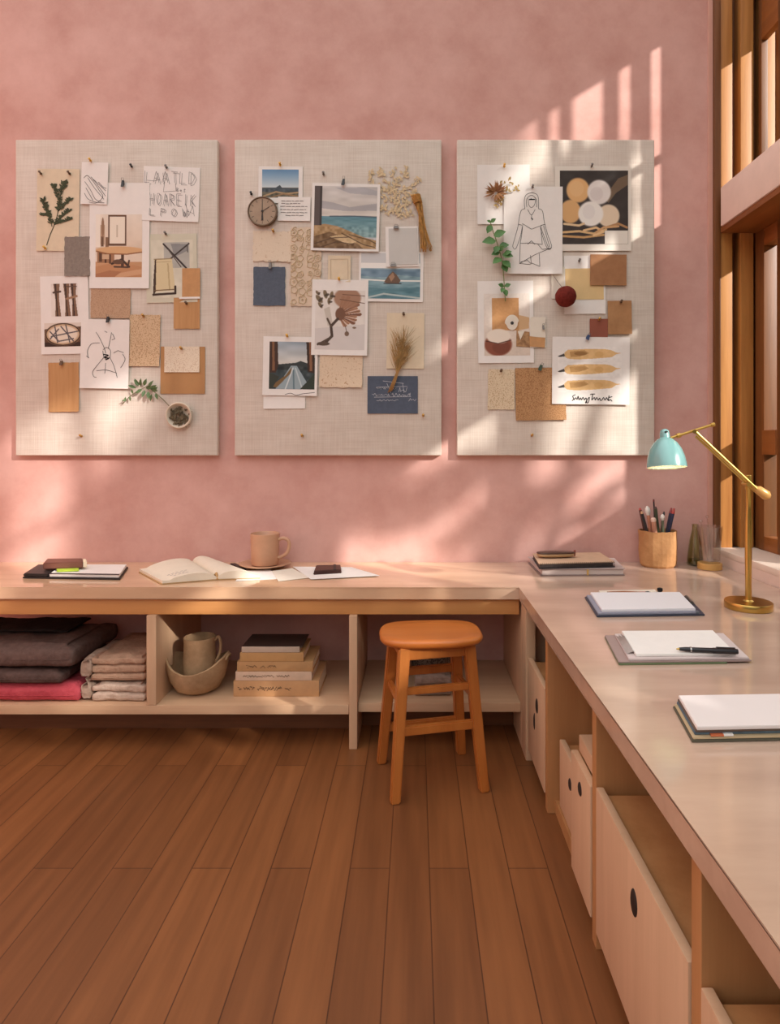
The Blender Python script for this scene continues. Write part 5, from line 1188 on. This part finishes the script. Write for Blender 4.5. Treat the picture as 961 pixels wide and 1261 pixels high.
tube('rod_collar', [lp(834, 537, -.018), lp(838, 535.6, -.018)], .010, M['brass'], r0, 12)
tube('pivot', [lp(856, 531.5, -.034), lp(856, 531.5, -.004)], .008, M['brass'], r0, 12)
SH = lp(821.5, 575.5, -.018)
shell = mat('pale_blue_enamel', (112, 158, 156), .25, spec=.6, coat=.4)
prof = [(.075, 0), (.0745, .012), (.070, .04), (.060, .072), (.046, .096), (.030, .112), (.019, .118), (.0185, .134), (.016, .146), (.010, .152), (.001, .154)]
inn = [(.001, .112), (.026, .108), (.044, .092), (.057, .07), (.067, .04), (.0725, .010), (.0735, 0)]
sh = lathe('shade', inn[::-1][:0]+[(.0735, .0), (.075, -.001)]+prof[1:], shell, r0, 44, SH); sh.rotation_euler = (math.radians(-9), 0, 0)
il = lathe('shade_lining', inn, mat('white_enamel', (250, 240, 224), .5, spec=.3), sh, 44, (0, 0, 0))
bulb = lathe('bulb', [(.001, .02), (.012, .024), (.02, .04), (.018, .056), (.010, .068), (.010, .1), (.001, .1)], mat('lit_bulb', (255, 236, 206), .4, emit=((255, 232, 200), 22.0)), sh, 20, (0, 0, 0))
lathe('shade_cap', [(.001, 0), (.006, 0), (.007, .004), (.004, .007), (.001, .007)], mat('dark_screw', (50, 60, 60), .4), sh, 14, (0, -.017, .136))
# --- papers with clip and brush behind the clipboard
def pile(name, label, cat, q, layers, z=TOP, group=None):
    r0 = thing(name, label, cat, (*[sum(p[i] for p in q)/4 for i in (0, 1)], z), group)
    zz = z+E
    for (nm, uv, h, m) in layers:
        slab(nm, inset(q, *uv), zz, h, m, r0, .0012); zz += h+.0004
    return r0, zz
NAVY = mat('navy_cover', (62, 66, 82), .5, var=.08)
q = quad((736, 730.5), (808, 729.5), (818, 738), (742, 739))
pile('paper_stack', 'thin grey paper stack showing behind the navy clipboard', 'paper stack', q, [('cover', (0, 1, 0, .4), .004, mat('steel_cover', (120, 118, 126), .6)), ('sheets', (.02, .98, .03, .38), .008, M['offwhite'])])
zb = TOP+.0145
p0, p1 = cp(748, 731, zb), cp(800, 731.5, zb)
r1 = thing('paint_brush', 'brown handled brush lying on papers behind the navy clipboard', 'paint brush', ((p0.x+p1.x)/2, (p0.y+p1.y)/2, zb+.006))
hv = (p1-p0)/2
tube('handle', [-hv, -hv*.2, hv*.5], [.003, .0062, .004], mat('brush_handle', (150, 88, 48), .4), r1, 10, None); tube('ferrule', [hv*.5, hv*.8], .0045, mat('ferrule_pink', (190, 120, 116), .3, metal=.5), r1, 10); tube('bristles', [hv*.8, hv*.95, hv*1.12], [.0045, .006, .001], M['ink'], r1, 10)
pc = cp(813, 733, TOP)
r1 = thing('ink_stopper', 'small dark round stopper beside the brush behind the navy clipboard', 'stopper', (pc.x, pc.y, TOP+E))
lathe('foot', [(.001, 0), (.014, 0), (.014, .012), (.006, .014), (.001, .014)], mat('stopper_olive', (90, 84, 60), .5), r1, 16); lathe('knob', [(.001, .014), (.007, .014), (.012, .02), (.011, .03), (.001, .033)], M['inkblack'], r1, 16)
# --- clipboards
q = quad((720.5, 736.5), (847, 736), (868.5, 758.5), (735.5, 760.5))
r0, zz = pile('clipboard', 'navy clipboard of white paper nearest the brass lamp', 'clipboard', q, [('board', (0, 1, 0, 1), .006, NAVY), ('under_sheets', (.015, .94, .01, .975), .007, mat('grey_sheets', (150, 150, 164), .8, var=.05)), ('sheets', (.055, .925, .0, .93), .010, mat('cool_white_paper', (228, 224, 226), .8, spec=.2))])
slab('clip_bar', inset(q, .955, .985, .1, .5), TOP+.0068, .012, mat('steel', (130, 126, 120), .35, metal=.7), r0, .003)
slab('corner_tab', inset(q, .92, .955, .9, .99), TOP+.0068, .008, mat('steel_tab', (110, 120, 130), .4, metal=.4), r0, .002)
q = quad((745, 785.5), (893, 784.5), (927, 817.5), (762.5, 819.5))
r0, zz = pile('folder', 'mauve folder with green edge under a black pen', 'folder', q, [('green_board', (0, .81, 0, 1), .004, mat('green_edge', (112, 126, 88), .6)), ('cover', (.0, 1, .0, .985), .004, mat('mauve_card', (164, 140, 134), .7, var=.05)), ('sheets', (.08, .985, .02, .96), .006, mat('mauve_sheet', (206, 190, 186), .8)), ('sheets', (.14, .90, .0, .90), .008, M['white'])])
bm = bmesh.new()
for k_ in range(9):
    u = .085+.006*k_; P_ = inset(q, u, u+.02, .12+.05*(k_ % 3), .8)
    bm_tube(bm, [Vector((p[0]-r0.location.x, p[1]-r0.location.y, .016+.001*k_)) for p in (P_[0], P_[3])], .0014, 5)
from_bm('curled_edges', bm, mat('curl_grey', (176, 164, 158), .8), r0, smooth=True)
zp = TOP+.0242
p0, p1 = cp(833, 802.5, zp), cp(909, 806, zp)
r1 = thing('pen', 'black pen with a silver ring lying on the mauve folder', 'pen', ((p0.x+p1.x)/2, (p0.y+p1.y)/2, zp+.0085)); hv = (p1-p0)/2
BK = mat('glossy_black', (30, 28, 32), .25)
tube('nib', [-hv, -hv*.9], [.0012, .004], M['brass'], r1, 12); tube('barrel', [-hv*.9, -hv*.7, hv*.2], [.0045, .0068, .0078], BK, r1, 14); tube('ring', [-hv*.55, -hv*.5], .0083, mat('silver', (190, 186, 182), .25, metal=1.), r1, 14); tube('cap', [hv*.2, hv*.9, hv], [.0086, .0086, .0074], BK, r1, 14)
tube('pocket_clip', [hv*.3+Vector((0, -.0, .0105)), hv*.92+Vector((0, 0, .0105))], .0016, BK, r1, 8)
q = quad((829, 872), (1010, 869), (1050, 911), (852.5, 915))
r0, zz = pile('document_stack', 'thick document stack nearest the camera with white top sheet', 'document stack', q, [('bottom_cover', (0, 1, 0, 1), .005, mat('dark_olive_cover', (92, 86, 70), .6)), ('card', (.01, .99, .01, .985), .005, mat('tan_card', (196, 172, 136), .8)), ('blue_sheets', (.025, .98, .015, .93), .007, mat('blue_sheets', (98, 116, 128), .8, var=.2, scale=30)), ('grey_sheets', (.03, .985, .02, .95), .006, mat('umber_sheets', (112, 92, 80), .8, var=.1)), ('top_sheet', (.035, .99, .02, .975), .008, mat('top_white', (226, 216, 212), .8, spec=.2))])
slab('orange_tab', inset(q, .12, .2, .93, .992), TOP+.0125, .003, mat('orange_tab', (206, 110, 70), .6), r0, 0); slab('white_tab', inset(q, .2, .26, .93, .99), TOP+.0125, .003, M['white'], r0, 0)

# ================================================================== ON THE SHELVES
ZS = .2005
def cloth(name, label, px0, px1, py0, py1, y1, y2, m, seed, cat='blanket', group=None, folds=2, amp=.012, z0=None, rnd_=.45, rot=0.):
    d = D+y1; x0, x1 = (px0-PX)*d/F, (px1-PX)*d/F
    zb = EYE-(py1-PY)*d/F if z0 is None else z0; zt = EYE-(py0-PY)*d/F
    w, dp, h = x1-x0, y2-y1, zt-zb
    bm = bmesh.new(); nx, ny, nz = 26, 14, 6*folds
    r0 = thing(name, label, cat, ((x0+x1)/2, (y1+y2)/2, zb), group, rot)
    vs_ = {}
    def V(i, j, k):
        if (i, j, k) in vs_: return vs_[i, j, k]
        x, y, z = i/nx*2-1, j/ny*2-1, k/nz
        layer = z*folds; f = layer-math.floor(min(layer, folds-1e-6)); pinch = (1-abs(2*f-1)**4)      # 0 at the seam between folds
        e = h/folds*.5
        X = x*w/2; Y = y*dp/2
        ex = max(0, abs(x)-(1-2*e/w))/(2*e/w) if w > 2*e else abs(x); ey = max(0, abs(y)-(1-2*e/dp))/(2*e/dp)
        X -= math.copysign(e*(1-math.sqrt(max(0, pinch)))*min(1, ex*1.2), x) if ex > 0 else 0
        Y -= math.copysign(e*(1-math.sqrt(max(0, pinch)))*min(1, ey*1.2), y) if ey > 0 else 0
        p = Vector((X, Y, z*h))
        n = noise3(p*9, seed); n2 = noise3(p*26, seed+3)
        wgt = min(1, z*3)
        p += Vector((amp*.6*noise3(p*14, seed+5), amp*.5*n2, 0)) + Vector((0, 0, (amp*n+amp*.35*n2)*wgt))
        if z >= 1: p.z -= rnd_*h*.18*max(ex, ey)**2
        if z <= 0: p.z = 0
        v = bm.verts.new(p); vs_[i, j, k] = v; return v
    for i in range(nx):
        for j in range(ny):
            for k in (0, nz): bm.faces.new((V(i, j, k), V(i+1, j, k), V(i+1, j+1, k), V(i, j+1, k)))
        for k in range(nz):
            for j in (0, ny): bm.faces.new((V(i, j, k), V(i+1, j, k), V(i+1, j, k+1), V(i, j, k+1)))
    for j in range(ny):
        for k in range(nz):
            for i in (0, nx): bm.faces.new((V(i, j, k), V(i, j+1, k), V(i, j+1, k+1), V(i, j, k+1)))
    from_bm('folded_cloth', bm, m, r0, smooth=True)
    bm = bmesh.new()                       # hem along the front fold
    bm_tube(bm, [(-w*.47+w*.94*t/12, -dp/2-.001+.004*noise3((t*.9, seed, 1)), h*(.46/folds)+.004*noise3((t, seed, 4))) for t in range(13)], .0022, 5)
    from_bm('hem', bm, m, r0, smooth=True)
    return r0
fab = lambda n, c_, c2: mat(n, c_, .95, col2=c2, scale=30, bump=.5, bscale=70, spec=.1)
cloth('blanket', 'raspberry pink folded blanket at the bottom of the shelf pile', -70, 97, 846, 866, -.57, -.12, fab('pink_wool', (196, 84, 92), (180, 70, 80)), 1, group='folded blankets on the shelf', folds=1, amp=.006, z0=ZS)
zA = EYE-(846-PY)*(D-.57)/F+.006
cloth('blanket', 'charcoal brown folded blanket right above the pink one', -70, 75, 828, 846, -.565, -.12, fab('charcoal_wool', (104, 84, 78), (86, 68, 62)), 2, group='folded blankets on the shelf', folds=1, amp=.006, z0=zA)
zB = EYE-(828-PY)*(D-.565)/F+.008
cloth('blanket', 'thick taupe folded blanket near the top of the pile', -70, 90, 797, 828, -.56, -.12, fab('taupe_wool', (116, 94, 86), (98, 78, 72)), 3, group='folded blankets on the shelf', folds=1, amp=.012, z0=zB)
zC = EYE-(797-PY)*(D-.56)/F+.008
cloth('blanket', 'near-black folded slab standing in for the shaded top of the taupe blanket', -70, 84, 775, 797, -.36, -.14, fab('shaded_taupe_wool', (54, 44, 42), (44, 36, 34)), 4, group='folded blankets on the shelf', folds=1, amp=.008, z0=zC)  # dark slab stands in for shade on top of the taupe blanket
cloth('linen_cloth', 'rumpled pale linen cloth squeezed beside the blanket pile', 99, 112, 812, 861, -.56, -.2, fab('rumple_linen', (176, 150, 132), (150, 126, 110)), 5, 'cloth', 'linen cloths on the shelf', 2, .016, ZS)
cloth('linen_cloth', 'creased ivory linen cloth folded at the bottom by the divider', 114, 178, 843, 866, -.56, -.15, fab('ivory_linen', (206, 182, 164), (180, 156, 138)), 6, 'cloth', 'linen cloths on the shelf', 2, .012, ZS)
zD = EYE-(843-PY)*(D-.56)/F+.010
cloth('linen_cloth', 'sandy linen cloth folded on top of the creased ivory one', 112, 178, 810, 843, -.55, -.15, fab('sandy_linen', (182, 148, 124), (158, 126, 104)), 7, 'cloth', 'linen cloths on the shelf', 3, .010, zD)
# basket bowl and jug
d_ = D-.42
r0 = thing('basket_bowl', 'pale leathery bowl with raised ends on the shelf', 'bowl', ((244-PX)*d_/F, -.42, ZS+.0045))
BW = 37*d_/F
def boat(i, a, r, z):
    lift = (abs(math.cos(a))**2.2)
    t = z/.14
    return (r*(1+.02*noise3((math.cos(a)*3, math.sin(a)*3, z*12))), z*(.82+.42*lift*t) + .004*noise3((math.cos(a)*4, math.sin(a)*4, 9)))
lathe('bowl_wall', [(.001, .001), (BW*.5, .0), (BW*.72, .02), (BW*.88, .06), (BW*.97, .105), (BW, .14), (BW*.94, .142), (BW*.9, .105), (BW*.8, .06), (BW*.6, .022), (.001, .014)], mat('parchment', (190, 156, 118), .8, col2=(154, 120, 86), scale=10, bump=.3), r0, 40, None, boat)
bm = bmesh.new()
for sg in (-1, 1):
    bm_tube(bm, [(sg*BW*(.98+.05*math.sin(t)), .03*math.cos(t), .15+.02*math.sin(t)) for t in [math.pi*k_/8 for k_ in range(9)]], .006, 6)
from_bm('rim_loops', bm, MATS['parchment'], r0, smooth=True)
r0 = thing('jug', 'small pale parchment jug standing in the leathery bowl', 'jug', ((246-PX)*d_/F, -.42, ZS+.024))
JW = 19*d_/F
lathe('body', [(.001, 0), (JW*.9, 0), (JW, .02), (JW*1.02, .12), (JW*.97, .2), (JW, .235), (JW*.94, .236), (JW*.9, .2), (JW*.94, .03), (.001, .02)], mat('parchment_jug', (186, 150, 112), .8, col2=(150, 116, 82), scale=12, bump=.3), r0, 32, None, lambda i, a, r, z: (r*(1+.015*noise3((math.cos(a)*3, math.sin(a)*3, z*20))), z))
tube('handle', [(p[0], 0, p[1]) for p in smooth([(JW*.98, .215), (JW*1.22, .235), (JW*1.36, .2), (JW*1.28, .15), (JW*1.02, .11)], 4)], .007, MATS['parchment_jug'], r0, 8)
# books
d_ = D-.5
books = [(287.5, 393, 845, 864.5, (198, 152, 106), 'thick tan book with dark title at the bottom of the pile'), (290, 384, 835, 846, (216, 186, 160), 'thin cream book second from the bottom of the pile'), (292, 385.5, 823, 835, (190, 146, 98), 'tan book with small title in the middle of the pile'), (295.5, 374, 812, 823, (196, 150, 96), 'plain ochre book below the topmost one'), (297.5, 369, 804.5, 811.5, (200, 178, 158), 'thin pale book with dark cover on top of the pile')]
zz = ZS
for i, (a, b, t, bo, col, lb) in enumerate(books):
    x0, x1 = (a-PX)*d_/F, (b-PX)*d_/F; h = (bo-t)*d_/F; y0 = -.5; y1 = -.5+(.27-.018*i)
    r0 = thing('book', lb, 'book', ((x0+x1)/2, (y0+y1)/2, zz), 'books piled on the shelf')
    cm = mat('book_cover_%d' % i, col, .7, var=.08, scale=12)
    tm = cm if i < 4 else mat('book_dark_cover', (64, 46, 40), .6)
    box('spine', x0, x1, y0, y0+.006, zz, zz+h, cm, r0, .002)
    box('lower_cover', x0, x1, y0+.006, y1, zz, zz+.004, cm, r0, .001)
    box('upper_cover', x0, x1+(.012 if i == 4 else 0), y0+.006, y1, zz+h-.004, zz+h, tm, r0, .001)
    box('pages', x0+.005, x1-.005, y0+.0065, y1-.005, zz+.0042, zz+h-.0042, PG, r0, 0)
    if i in (0, 1, 2):
        rnd = random.Random(i); bm = bmesh.new(); segs = {0: [(.05, .08), (.12, .24), (.28, .56), (.6, .66)], 1: [(.1, .5), (.54, .7)], 2: [(.12, .26), (.3, .36), (.4, .5)]}[i]
        for u0, u1 in segs:
            u = u0
            while u < u1:
                P0 = Vector((x0+(x1-x0)*u, y0-.0008, zz+h*(.5+rnd.uniform(-.14, .14)))); P1 = Vector((x0+(x1-x0)*(u+.018), y0-.0008, zz+h*(.5+rnd.uniform(-.14, .14))))
                bm_tube(bm, [P0-r0.location, P1-r0.location], .0011 if i else .0016, 4); u += .014
        from_bm('title', bm, mat('book_title', (96, 70, 50), .8), r0)
    zz += h+.0008
# dark wicker basket behind the stool
d_ = D-.3
r0 = thing('wicker_basket', 'grey-brown woven basket with a dark rim behind the stool', 'basket', ((534-PX)*d_/F, -.2, ZS))
wb = 29*d_/F
lathe('basket_wall', [(.001, 0), (wb*.85, 0), (wb*.92, .02), (wb, .13), (wb*.96, .132), (wb*.88, .03), (.001, .02)], speckle('grey_wicker', (118, 98, 84), (70, 54, 46), 70, .48), r0, 30, None, lambda i, a, r, z: (r*(1-.12*abs(math.sin(2*a))), z))
lathe('rim', [(wb*.94, .131), (wb*1.03, .131), (wb*1.05, .145), (wb*1.0, .158), (wb*.94, .15), (wb*.94, .131)], mat('dark_rim', (40, 30, 26), .8, var=.2, scale=40), r0, 30, None, lambda i, a, r, z: (r*(1-.12*abs(math.sin(2*a))), z))
cloth('linen_cloth', 'folded pale cloth on the shelf in front of the woven basket', 511, 556, 832, 848, -.5, -.36, fab('grey_linen', (160, 142, 130), (140, 122, 110)), 9, 'cloth', None, 2, .008, ZS)

# keep unparented leftovers tidy
bpy.context.view_layer.update()
